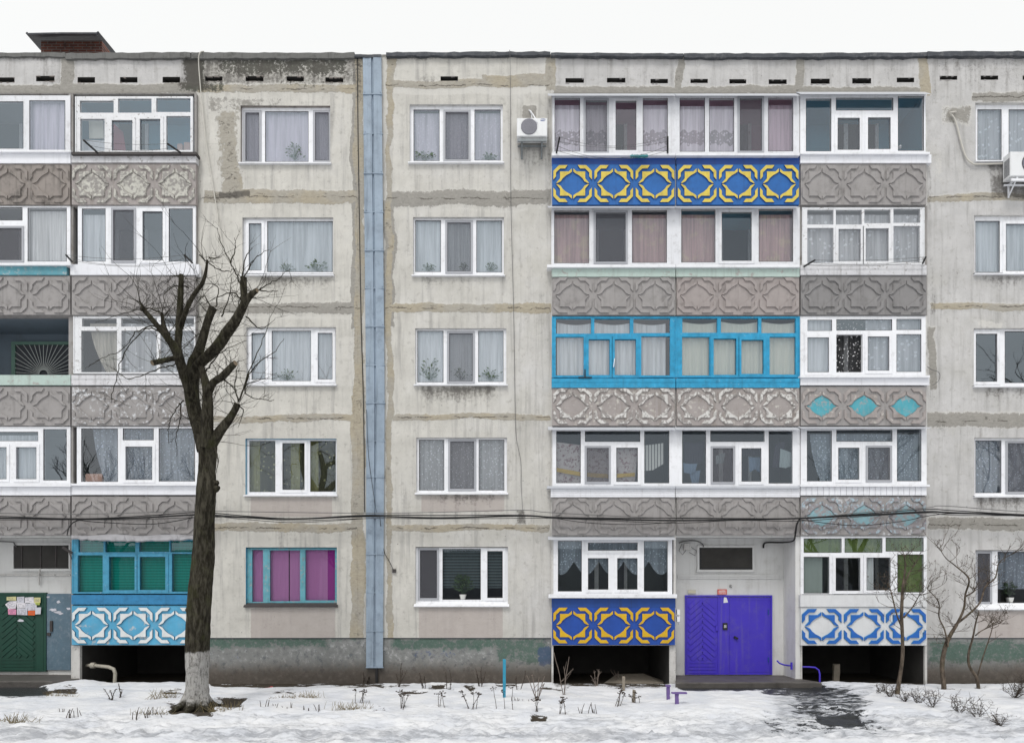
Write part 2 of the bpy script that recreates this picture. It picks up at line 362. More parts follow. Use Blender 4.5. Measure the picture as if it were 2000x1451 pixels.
CL = {
 'sheer':   cloth_mat('white_sheer', (.84,.88,.92), .86),
 'sheerw':  cloth_mat('dense_white_sheer', (.88,.90,.93), .97),
 'lav':     cloth_mat('lavender_white_sheer', (.84,.78,.90), .97, fold=.18),
 'lavlace': cloth_mat('lavender_lace', (.84,.79,.90), .80, lace=.35, lsc=14),
 'lace':    cloth_mat('white_lace', (.86,.88,.93), .66, lace=.45, lsc=7),
 'finelace':cloth_mat('fine_lace', (.80,.83,.88), .5, lace=.45, lsc=16),
 'bluelace':cloth_mat('blue_white_lace', (.60,.69,.82), .45, lace=.5, lsc=15),
 'bwlace':  cloth_mat('black_white_lace', (.80,.80,.82), .04, lace=.9, lsc=15),
 'pink':    cloth_mat('dusty_pink_cloth', (.62,.42,.43), .97, fold=.3, col2=(.68,.52,.44), pat='noise', lsc=2.0),
 'cream':   cloth_mat('cream_cloth', (.78,.78,.72), 1, fold=.15),
 'creamsheer': cloth_mat('cream_sheer', (.74,.70,.62), .75),
 'magenta': cloth_mat('magenta_cloth', (.74,.31,.68), 1, fold=.10, transl=.2),
 'magenta_dark': cloth_mat('deep_magenta_cloth', (.48,.06,.42), 1, fold=.1, transl=.2),
 'greenblind': cloth_mat('green_slat_blind', (.015,.36,.30), 1, col2=(.010,.24,.20), pat='slat', lsc=14, transl=.15, fold=.12),
 'darkblind': cloth_mat('dark_slat_blind', (.10,.13,.14), 1, col2=(.03,.035,.04), pat='slat', lsc=13, transl=.1, fold=.15),
 'olive':   cloth_mat('olive_curtain', (.34,.34,.16), .95, fold=.4),
 'olivefl': cloth_mat('olive_sheer_with_sprigs', (.42,.42,.27), .22, lace=.5, lsc=8),
 'floral':  cloth_mat('grey_floral_cloth', (.50,.45,.46), 1, col2=(.22,.12,.14), pat='noise', lsc=13, fold=.1),
 'stripes': cloth_mat('striped_towel_cloth', (.60,.60,.60), 1, col2=(.12,.12,.13), pat='stripe', lsc=13, fold=.05),
 'yellowcl':cloth_mat('mustard_cloth', (.50,.34,.08), 1, fold=.3),
 'bluecl':  cloth_mat('slate_blue_cloth', (.16,.22,.32), 1, fold=.2),
 'greycl':  cloth_mat('pale_grey_cloth', (.36,.42,.45), 1, fold=.2),
 'darkcl':  cloth_mat('charcoal_cloth', (.05,.05,.07), 1, fold=.2),
 'greenfilm':cloth_mat('green_tinted_sheet', (.17,.24,.075), .93, fold=.2, col2=(.26,.32,.13), pat='noise', lsc=2.2),
 'lilac':   cloth_mat('pink_tinted_sheer', (.70,.55,.66), .8, fold=.18),
 'lavband': cloth_mat('lavender_net_with_band', (.84,.78,.89), .95, fold=.18, band=(Z(284,-.05), Z(258,-.05))),
 'palegrey':cloth_mat('pale_grey_green_board', (.42,.48,.46), 1, fold=.05),
}

def brick_mat():
    t = NT('red_brick')
    n = t.n.new("ShaderNodeTexBrick"); t.l.new(t.scale((1,1,1)), n.inputs[0])
    mp = t.n.new("ShaderNodeMapping"); t.l.new(t.pos, mp.inputs[0]); mp.inputs["Rotation"].default_value = (math.radians(90), 0, 0)
    t.l.new(mp.outputs[0], n.inputs[0])
    n.inputs["Color1"].default_value = (.22,.07,.045,1); n.inputs["Color2"].default_value = (.14,.05,.04,1)
    n.inputs["Mortar"].default_value = (.22,.19,.17,1); n.inputs["Scale"].default_value = 1
    n.inputs["Brick Width"].default_value = .25; n.inputs["Row Height"].default_value = .077; n.inputs["Mortar Size"].default_value = .012
    c = t.mix(t.step(t.noise(5, 6), .45, .75), n.outputs[0], (.06,.04,.035))
    t.l.new(c, t.bsdf.inputs["Base Color"]); t.bsdf.inputs["Roughness"].default_value = .9
    return t.m
MT['brick'] = brick_mat()

# ------------------------------------------------------------------ numpy noise for terrain and wear
def vnoise(x, y, seed):
    r = np.random.RandomState(seed).rand(256, 256)
    xi = np.floor(x).astype(int); yi = np.floor(y).astype(int); fx = x - xi; fy = y - yi
    fx = fx*fx*(3-2*fx); fy = fy*fy*(3-2*fy)
    g = lambda a, b: r[a & 255, b & 255]
    return (g(xi,yi)*(1-fx)+g(xi+1,yi)*fx)*(1-fy) + (g(xi,yi+1)*(1-fx)+g(xi+1,yi+1)*fx)*fy
def fbm(x, y, seed, oct=5, gain=.5):
    s = 0; a = 1; tot = 0
    for o in range(oct):
        s = s + a*vnoise(x*2**o + 17.3*o, y*2**o + 5.1*o, seed+o); tot += a; a *= gain
    return s/tot

def attr_mesh(name, verts, faces, mats, attrs, parent=None, smooth=False):
    me = bpy.data.meshes.new(name)
    nv, nf = len(verts), len(faces)
    me.vertices.add(nv); me.vertices.foreach_set('co', np.asarray(verts, np.float32).ravel())
    me.loops.add(nf*4); me.loops.foreach_set('vertex_index', np.asarray(faces, np.int32).ravel())
    me.polygons.add(nf); me.polygons.foreach_set('loop_start', np.arange(0, nf*4, 4, dtype=np.int32))
    if smooth: me.polygons.foreach_set('use_smooth', np.ones(nf, bool))
    me.update(calc_edges=True); me.validate()
    for an, arr in attrs.items():
        a = me.color_attributes.new(an, 'FLOAT_COLOR', 'POINT')
        buf = np.ones((nv, 4), np.float32); buf[:, :3] = arr
        a.data.foreach_set('color', buf.ravel())
    for m in mats: me.materials.append(m)
    return put(bpy.data.objects.new(name, me), parent)

def merge_lines(base, extra, tol):
    base = np.array(base); out = list(extra)
    ex = np.sort(np.array(extra))
    for b in base:
        k = np.searchsorted(ex, b)
        d = min(abs(ex[min(k, len(ex)-1)]-b), abs(ex[max(k-1, 0)]-b))
        if d > tol: out.append(b)
    return np.array(sorted(set(out)))

# ------------------------------------------------------------------ facade data, measured in photo pixels
ROWN = {1: 'top floor', 2: 'fourth floor', 3: 'third floor', 4: 'second floor', 5: 'ground floor'}
WHERE = {'A': 'in {} window on tree side of blue strip', 'B': 'in {} window between blue strip and loggias',
         'C': 'in {} window beyond the triple loggias', 'K': 'in {} loggia at the cut-off end', 'L': 'in {} loggia behind the bare tree',
         'M': 'in {} triple loggia next to blue strip', 'N': 'in {} middle one of triple loggias', 'O': 'in {} triple loggia farthest from blue strip'}
# panes: (x0, y0, x1, y1, kind)   f fixed, s opening sash, n sash with grey insect mesh
WINDOWS = [
 ('A1', (470,207,645,322), 317, 'pvc', 'sill_white', GL_HI, [(479.1,220,506.1,315,'n'),(517.6,217.5,602.7,316.5,'f'),(615.3,219.6,642,313.8,'n')],
  [(472,216,644,318,'lav','pleated lavender white sheer')]),
 ('A2', (473.4,425,650.7,540), 532, 'pvc', 'sill_white', GL_HI, [(485.7,435.9,510.6,528.3,'s'),(521.8,432,650,531.7,'f')],
  [(478,430,650,533,'sheer','pale blue white sheer')]),
 ('A3', (481,639,656,754), 747, 'pvc', 'sill_white', GL_HI, [(491,650,518.4,741,'s'),(530.7,646,607.4,744.3,'f'),(620.5,650,649.3,741,'s')],
  [(486,644,655,748,'sheerw','dense white pleated sheer')]),
 ('A4', (479.5,856.5,657.3,969), 964, 'pvc', 'sill_white', GL_LO, [(487,860.8,537.7,960.6,'f'),(551.3,865,594.8,956.3,'s'),(605.8,860.8,655.8,960,'f')],
  [(486,860,656,962,'olivefl','sprigged see-through'),(488,860,508,962,'olive','narrow olive side'),(568,860,586,962,'olive','narrow olive middle'),(606,860,622,962,'olive','narrow olive far side')]),
 ('A5', (480,1068.6,658,1185), 1176, 'tealwood2', 'iron', GL_LO, [(492.3,1073.5,513.7,1174.8,'f'),(527,1074.4,586,1173.4,'f'),(596.2,1073.5,654.4,1172,'f')],
  [(486,1070,564,1178,'magenta','bright magenta'),(566,1070,640,1178,'magenta','split magenta'),(636,1070,656,1178,'magenta_dark','deep purple narrow')]),
 ('B1', (800,204.4,982,321), 315, 'pvc', 'sill_white', GL_HI, [(807.6,214.3,858.6,314.9,'f'),(870.1,218.8,914.9,311.7,'n'),(926.7,214.3,977.8,313.8,'f')],
  [(803,222,981,318,'lavlace','lavender lace')]),
 ('B2', (807,424.3,984,540.6), 534, 'pvc', 'sill_white', GL_HI, [(811,430.3,861.3,531.5,'f'),(873.7,434.5,919.2,530.1,'n'),(930.2,430.9,980.6,532.3,'f')],
  [(809,430,982,536,'sheer','pale blue smooth sheer')]),
 ('B3', (811,641.2,989,753.6), 748, 'pvc', 'sill_white', GL_HI, [(815,646.1,866.2,746.7,'f'),(877,650.8,923.3,744.5,'n'),(933.8,646.1,983.4,745.9,'f')],
  [(813,646,987,750,'sheerw','bluish white pleated')]),
 ('B4', (813,854.5,990.3,965.4), 959, 'pvc', 'sill_white', GL, [(818.3,858.6,867.7,957.5,'f'),(879.4,861.8,926,954.3,'n'),(934.9,858.6,985,957.5,'f')],
  [(815,856,988,960,'finelace','fine patterned lace')]),
 ('B5', (811.3,1067.7,992,1184), 1174, 'pvc', 'sill_white', GL_LO, [(820.2,1074,853.4,1167.6,'n'),(864.2,1071.5,939,1170.7,'f'),(951.7,1075.7,981.8,1167.2,'s')],
  [(862,1070,988,1148,'darkblind','lowered dark slat blind')]),
 ('C1', (1905,201.4,2083,318.5), 314, 'pvc', 'sill_white', GL_HI, [(1909,213.8,1956.5,313,'f'),(1970,213.8,2020,313,'f'),(2034,213.8,2078,313,'f')],
  [(1907,210,2081,316,'lace','white flowered lace')]),
 ('C2', (1903,420.5,2080,538), 530, 'pvc', 'sill_white', GL_HI, [(1905,431.6,1953,532,'f'),(1964.7,437,2020,529.5,'s'),(2030,431.6,2076,532,'f')],
  [(1905,428,2078,534,'sheer','shadowed white sheer')]),
 ('C3', (1902,641,2080,757), 750, 'pvc', 'sill_white', GL_HI, [(1906,651.6,1948,745.4,'s'),(1962.3,647,2040,748,'f')], []),
 ('C4', (1903,855,2080,971), 964, 'pvc', 'sill_white', GL, [(1905,860,1956,962.6,'f'),(1968.6,865,2012,960,'n'),(2024,860,2076,962,'f')],
  [(1905,858,2078,965,'bluelace','bluish dark lace')]),
 ('C5', (1905.5,1074,2083,1190), 1177, 'pvc', 'sill_white', GL, [(1909.4,1080.6,1933.8,1174.8,'n'),(1948.4,1077,2030,1177,'f'),(2042,1080,2078,1175,'s')],
  [(1945,1076,2080,1150,'bluelace','short bluish lace')]),
]
RB = {1: (183, 402), 2: (402, 617), 3: (617, 832), 4: (832, 1046), 5: (1046, 1260)}
CX = {'K': (-105, 138.5), 'L': (138.5, 384), 'M': (1077, 1320), 'N': (1320, 1562.5), 'O': (1562.5, 1811)}
# id: frame rect, frame material, glass, panes, sill row(s), fascia (y0, y1, material), panel style, shell material, curtains
LOG = {}
def log(i, fr, fm, gl, panes, fascia, panel, shell, curt, sill=None, visor=None, fx=(0, 0)):
    LOG[i] = dict(fr=fr, fm=fm, gl=gl, panes=panes, fascia=fascia, panel=panel, shell=shell, curt=curt, sill=sill, visor=visor, fx=fx)
log('K1', (-105,187,137,298), 'pvc2', GL_HI, [(-50,198.4,45.8,290.8,'f'),(57,196.3,127.5,294,'f')], (298,319,'fascia_white'), 'grimy', 'log_grey',
    [(60,200,126,297,'lav','lavender sheet-like')], sill=(293,297,'sill_white'))
log('L1', (146.6,188.7,376.3,298), 'oldwhite', GL_HI, [(155.8,197,222,220.7,'f'),(230.4,193,296,220.7,'f'),(305,192,372,219.4,'f'),
    (156.6,232.5,204.2,295.3,'f'),(218,235,258.5,294.5,'s'),(272.8,232.5,313,293.5,'s'),(324.7,227,371.8,293.5,'f')], (302,317.6,'fascia_old'), 'cream', 'log_blue',
    [], sill=(297,302,'iron'))
log('K2', (-105,402.5,137,514), 'pvc', GL, [(-50,405,44,431,'f'),(-20,445.5,42,508.3,'n'),(53.7,406,130.4,511,'f')], (519,537,'fascia_teal'), 'plain', 'log_grey',
    [(56,413,132,513,'sheerw','plain pale white')], sill=(513.5,518,'sill_white'))
log('L2', (152,402.5,382,516), 'pvc', GL_HI, [(159.7,407.5,206.3,511,'f'),(220.7,410,261,508.8,'n'),(278,412.7,317.6,508.3,'s'),(329.4,407.5,376.5,511,'f')],
    (516,537,'fascia_white'), 'plain', 'log_grey', [(156,420,212,514,'sheerw','plain bluish white')], fx=(2, 5))
log('K3', None, None, None, [], (732,752,'fascia_mint'), 'plain', 'log_open', [])
log('L3', (143,617.5,381,729.6), 'oldwhite', GL, [(160,622,227.8,638,'f'),(236.5,621,306.4,638,'f'),(314,621,379.7,638,'f'),
    (158.4,645.8,228.6,727,'f'),(237,645.8,306,727,'f'),(313,646,380,727,'f')], (732,752,'fascia_old'), 'whitebits', 'log_dark',
    [(176,632,232,730,'creamsheer','swept-back cream'),(232,632,381,730,'lace','white patterned lace')])
log('K4', (-105,833,137,944), 'pvc', GL_HI, [(-60,843,74.6,861.4,'f'),(-20,873,12.6,935.5,'s'),(31,873,71,935.5,'s'),(84.3,837.8,130.4,938,'f')],
    (949,967,'fascia_white'), 'plain', 'log_grey', [(-60,850,80,942,'sheer','plain bluish sheer')], sill=(943,950,'sill_white'))
log('L4', (150,833,387,946), 'pvc', GL, [(158.4,836.5,230.4,940.7,'f'),(239.6,836.5,300.3,859.6,'f'),(244.8,871.9,297.2,936.8,'s'),(309.8,836.5,381,940,'f')],
    (948.5,966,'fascia_white'), 'plain', 'log_dark', [(182,836,384,943,'bluelace','bluish leaf-patterned lace')], sill=(944,948,'sill_white'), fx=(0, 3))
log('L5', (140,1049,380,1159), 'tealwood', GL_LO, [(153,1052.7,202,1078,'f'),(205.5,1057,264.3,1078,'f'),(271.8,1057,330.6,1077,'f'),(332.6,1056,378,1078,'f'),
    (151.5,1084,200.5,1155.7,'f'),(212.4,1087,262.8,1152,'s'),(272.6,1087,322.8,1151.6,'s'),(335.6,1081,376,1155,'f')], (1161,1180,'fascia_blue'), 'skywhite', 'log_dark',
    [(146,1052,380,1158,'greenblind','lowered green slat blind')])
log('M1', (1079,187,1320,300), 'pvc2', GL, [(1083.2,191.4,1133,296.2,'f'),(1144,196,1185.3,296,'n'),(1202.3,196.7,1243,293.5,'s'),(1255.5,192,1304.5,296,'f')],
    (305,321,'fascia_navy'), 'blueyellow', 'log_pink', [(1082,206,1190,299,'lavband','lavender net with scalloped hem'),(1252,206,1310,299,'lavband','second lavender net')], sill=(299,304,'sill_white'), visor=(183,187.5))
log('N1', (1320,187,1561,300), 'pvc2', GL, [(1327.5,191.4,1377,296.7,'f'),(1385,192,1434,296.7,'f'),(1445,192,1488.4,295,'n'),(1500.2,191,1549.4,296,'f')],
    (305,321,'fascia_navy'), 'blueyellow', 'log_pink', [(1326,208,1436,299,'lavband','lavender net with woven band'),(1496,206,1552,299,'lilac','pinkish net')], sill=(299,304,'sill_white'), visor=(183,187.5))
log('O1', (1563,184,1808,300), 'pvc', GL, [(1574,192.7,1623.8,296,'f'),(1632.5,191,1745,216.3,'f'),(1636,230.2,1679.6,293,'s'),(1695.3,229.4,1739.8,291.7,'s'),(1753.7,188,1804.8,295,'f')],
    (302,318.5,'fascia_white'), 'plain', 'log_blue', [], sill=(297,301,'sill_white'), visor=(180,184.5), fx=(0, 9))
log('M2', (1077,405,1320,517), 'pvc2', GL_LO, [(1082.4,411.4,1150.8,514.3,'f'),(1163.6,415.3,1222,511.4,'n'),(1234.3,410.6,1302.6,513.5,'f')],
    (523,540.5,'fascia_mint'), 'plain', 'log_grey', [(1080,420,1156,517,'pink','dusty pink flowered'),(1230,420,1306,517,'pink','second dusty pink flowered')], sill=(517,522,'sill_white'), visor=(402.5,406))
log('N2', (1320,405,1562,517), 'pvc2', GL_LO, [(1330.6,409.5,1397.4,512.7,'f'),(1409.7,414,1468.3,509.6,'s'),(1481.9,408.8,1549.2,511.4,'f')],
    (523,540.5,'fascia_mint'), 'pinkish', 'log_blue', [(1326,420,1402,517,'pink','dusty pink flowered'),(1478,420,1552,517,'pink','second dusty pink flowered')], sill=(517,522,'sill_white'), visor=(402.5,406))
log('O2', (1567,405,1806,517), 'oldwhite', GL, [(1576.7,410,1628,438.9,'f'),(1632.5,410,1683.5,438.9,'f'),(1688.2,409.5,1739.3,436.3,'f'),(1745,408,1797.4,435.7,'f'),
    (1576.7,445.4,1628,513.5,'f'),(1637.7,447.2,1681.4,510.4,'s'),(1690.9,446,1735.9,510.4,'s'),(1745,441.5,1796.6,512.2,'f')], (517.5,537,'fascia_old'), 'dark', 'log_grey',
    [(1574,420,1800,516,'lace','white lace with flower sprays')])
log('M3', (1078,618,1321,737), 'bluewood', GL, [(1085.9,622.3,1154.6,651.8,'f'),(1160.8,622.3,1230.5,651.3,'f'),(1237.2,622.3,1308.7,650.6,'f'),
    (1085.4,658,1140,733.2,'f'),(1149.9,662.5,1190.8,732.4,'s'),(1200.8,662.5,1242.2,732.4,'s'),(1252.6,656.8,1308.7,733.2,'f')], (738.5,757,'bluewood'), 'peelwhite', 'log_dark',
    [(1088,630,1300,736,'sheer','white gathered sheer')])
log('N3', (1321,618,1562,737), 'bluewood', GL_LO, [(1332.7,621.6,1401,650,'f'),(1408,621.6,1481,650,'f'),(1487.1,621.6,1554.1,650.6,'f'),
    (1332.2,658,1386,733.2,'f'),(1394,661.3,1438.2,732,'s'),(1448.2,663.7,1491.4,730.2,'s'),(1503.3,658,1554,731.5,'f')], (738.5,757,'bluewood'), 'peelwhite', 'log_dark',
    [(1330,628,1552,736,'cream','opaque cream gathered')])
log('O3', (1563,617.5,1808,734), 'pvc', GL_HI, [(1577.2,624.5,1625.3,646.4,'f'),(1633.5,623.5,1742.7,645.6,'f'),(1750.9,622.8,1799.7,644.6,'f'),
    (1577.2,658.8,1619.4,727,'s'),(1633.5,653,1684.9,727,'o'),(1695,657,1737.2,723.8,'s'),(1750.9,652.6,1799.7,726.3,'f')], (737.5,752,'fascia_white'), 'tealdia', 'log_dark',
    [(1570,626,1630,732,'sheerw','milky white'),(1632,628,1688,732,'bwlace','black-backed white floral lace'),(1690,626,1804,732,'lace','white flowered')], sill=(733,737,'sill_white'), fx=(0, 5))
log('M4', (1079,838,1321,949), 'pvc', GL_LO, [(1086.4,841.6,1134.3,943.3,'f'),(1142.5,841.6,1250.4,862.7,'f'),(1146,874.6,1188.9,940.3,'n'),(1203.7,874,1245.9,940.8,'s'),(1258.3,841.6,1307.2,943.5,'f')],
    (954,970.5,'siding_h'), 'plainlight', 'log_dark', [], sill=(949,953.5,'visor'), visor=(833,839.5))
log('N4', (1321,838,1562,949), 'pvc', GL_LO, [(1332.3,841,1379.1,944,'f'),(1387.3,841,1493.3,862.7,'f'),(1392.3,875,1432,940.8,'n'),(1448.2,875,1487.1,940.3,'s'),(1501.3,841.6,1547.9,944,'f')],
    (954,970.5,'siding_h'), 'plainlight', 'log_dark', [], sill=(949,953.5,'visor'), visor=(833,839.5))
log('O4', (1564,836,1810,946), 'pvc', GL_LO, [(1576,841,1624.8,939.8,'f'),(1633.5,839.4,1743.2,862.2,'f'),(1637.2,874,1678.7,936.6,'s'),(1695.5,874,1738.4,937,'n'),(1751.8,838,1799.7,939.6,'f')],
    (950.5,967,'siding_v'), 'paledia', 'log_dark', [(1582,848,1794,944,'bluelace','dark blue patterned lace')], sill=(946,950,'sill_white'), visor=(832.5,836.5))
log('M5', (1081,1054,1313,1160), 'pvc', GL_LO, [(1089.6,1056,1136.3,1154.6,'f'),(1148.4,1059.4,1245.4,1074.7,'s'),(1148.4,1089.6,1188.3,1151,'s'),(1205.5,1089.6,1245.2,1151,'s'),(1257.6,1056.4,1304.2,1154.9,'f')],
    (1168,1186,'fascia_navy'), 'navygold', 'log_dark', [(1086,1056,1310,1122,'bluelace','scalloped blue white lace')], sill=(1160,1167.5,'sill_white'), visor=(1047,1054))
log('O5', (1564,1047,1810,1160), 'pvc', GL_LO, [(1569.7,1051,1643.9,1079.2,'g'),(1649.6,1050.4,1723.6,1079,'g'),(1729.8,1049.4,1804.2,1076.7,'g'),
    (1569.7,1087,1619.9,1158.6,'f'),(1632.3,1089,1680.6,1153.4,'s'),(1692.5,1088.4,1739.7,1152.4,'s'),(1752.6,1082.2,1804.2,1156.6,'g')], (1161,1184.5,'fascia_old2'), 'whiteblue', 'log_dark',
    [(1570,1088,1606,1160,'palegrey','pale grey-green flat'),(1690,1088,1706,1158,'sheerw','narrow grey white'),(1568,1050,1806,1080,'greenfilm','green tinted upper'),(1750,1081,1806,1158,'greenfilm','long green tinted')])
PANEL_Y = {1: (320, 400), 2: (539, 615), 3: (755, 831), 4: (969, 1045), 5: (1182, 1259)}
MT['sky_edge'] = paint('grimy_shaded_blue_relief_edge', (.05,.16,.26), .7, .2, 5, (.06,.06,.06), .5, 8, .2, bump=.2)  # edge colour holds groove shadow as well as grime
MT['fascia_old2'] = MT['white_field']
MT['siding_h'] = MT['fascia_white']; MT['siding_v'] = MT['fascia_white']
STYLE = {'plain': ('conc', 'conc', None), 'pinkish': ('conc_pink', 'conc_pink', None), 'dark': ('conc_dark', 'conc_dark', None), 'grimy': ('conc_grimy', 'conc_grimy', None),
         'plainlight': ('conc', 'conc', None), 'cream': ('conc_flakes', 'peel_cream', 'peel_cream'), 'whitebits': ('conc_splash', 'peel_white_thin', None), 'peelwhite': ('conc_flakes', 'peel_white', None),
         'blueyellow': ('blue_field', 'yellow', None), 'navygold': ('blue_field2', 'yellow2', None), 'skywhite': ('sky_field', 'white_relief', None),
         'whiteblue': ('white_field', 'royal_relief', None), 'tealdia': ('conc', 'conc_flakes', 'teal_fill'), 'paledia': ('conc_splash', 'peel_pale', 'paleteal_fill')}
NATURAL = {'conc', 'conc_pink', 'conc_dark', 'conc_grimy'}

# ------------------------------------------------------------------ building
bld = empty('apartment_building', (0, 0, 0))
tag(bld, 'five-storey weathered grey panel apartment block with painted ornamental loggia panels', 'apartment building')

def rects_mask(PX, PY):
    def R(x0, y0, x1, y1, s=7, k=1.0):
        return np.clip(.5 + np.minimum.reduce([PX-x0, x1-PX, PY-y0, y1-PY])/(2*s), 0, 1) * k
    return R

HOLES = [w_[1] for w_ in WINDOWS]
BLOCKS = [(-105, 183, 384, 1400), (1077, 183, 1811, 1400)]
SLOTS = [(-12,153,28,160),(71,150,106,158),(152,152.5,185,161),(235,152.5,268,160.5),(318,152,351,161),(401,151,434,157.5),(480,150.5,514,158),(560,151,593,158),(636,153,670,160),
         (861,151,894,157.5),(1105,154.5,1140,161),(1186,154,1221,160.5),(1271,156,1304,162),(1349,156,1382,161.5),(1425,156.5,1457,162.5),(1502,157,1536,163.5),
         (1584,155.5,1620,163),(1665,154.5,1701,162.5),(1752,153.5,1785,160),(1836,150,1869,155),(1916,149.5,1949,155),(1998,149,2030,155),(2078,149,2112,155)]

SLOTS = [(s[0]-.5, s[1]-1.2, s[2]+.5, s[3]+1.4) for s in SLOTS]

def wall_sheet(name, y_top, y_bot, holes, mat, fields, step=.045, depth_d=0.0, relief=None, xr=None):
    hx = [X(v) for h in holes for v in (h[0], h[2])]; hz = [Z(v) for h in holes for v in (h[1], h[3]) if y_top < v < y_bot]
    xa, xb = xr or (-17.5, 17.5)
    base = np.concatenate([np.arange(xa, -13.4, .5), np.arange(-13.4, 13.6, step), np.arange(13.6, xb + .01, .5)])
    base = base[(base >= xa) & (base <= xb)]
    xs = merge_lines(base, [xa, xb] + hx, step*.4)
    zs = merge_lines(np.arange(Z(y_bot), Z(y_top), step), [Z(y_bot), Z(y_top)] + hz, step*.4)
    XX, ZZ = np.meshgrid(xs, zs, indexing='ij')
    PX = 1000 + XX*F/D; PY = PY0 - (ZZ-HZ)*F/D
    cx = (xs[:-1]+xs[1:])/2; cz = (zs[:-1]+zs[1:])/2
    CXg, CZg = np.meshgrid(1000 + cx*F/D, PY0 - (cz-HZ)*F/D, indexing='ij')
    keep = np.ones(CXg.shape, bool)
    for h in holes: keep &= ~((CXg > h[0]) & (CXg < h[2]) & (CZg > h[1]) & (CZg < h[3]))
    nz = len(zs)
    ii, jj = np.nonzero(keep)
    a = ii*nz + jj
    faces = np.stack([a, a+nz, a+nz+1, a+1], 1)
    used = np.zeros(len(xs)*nz, bool); used[faces.ravel()] = True
    remap = np.cumsum(used) - 1
    attrs = {k: v.reshape(-1, 3)[used] for k, v in fields(PX, PY).items()}
    yy = np.full(PX.shape, -depth_d)
    if relief is not None: yy = yy - relief(PX, PY)
    verts = np.stack([XX, yy, ZZ], -1).reshape(-1, 3)[used]
    return attr_mesh(name, verts, remap[faces], [mat], attrs, bld)

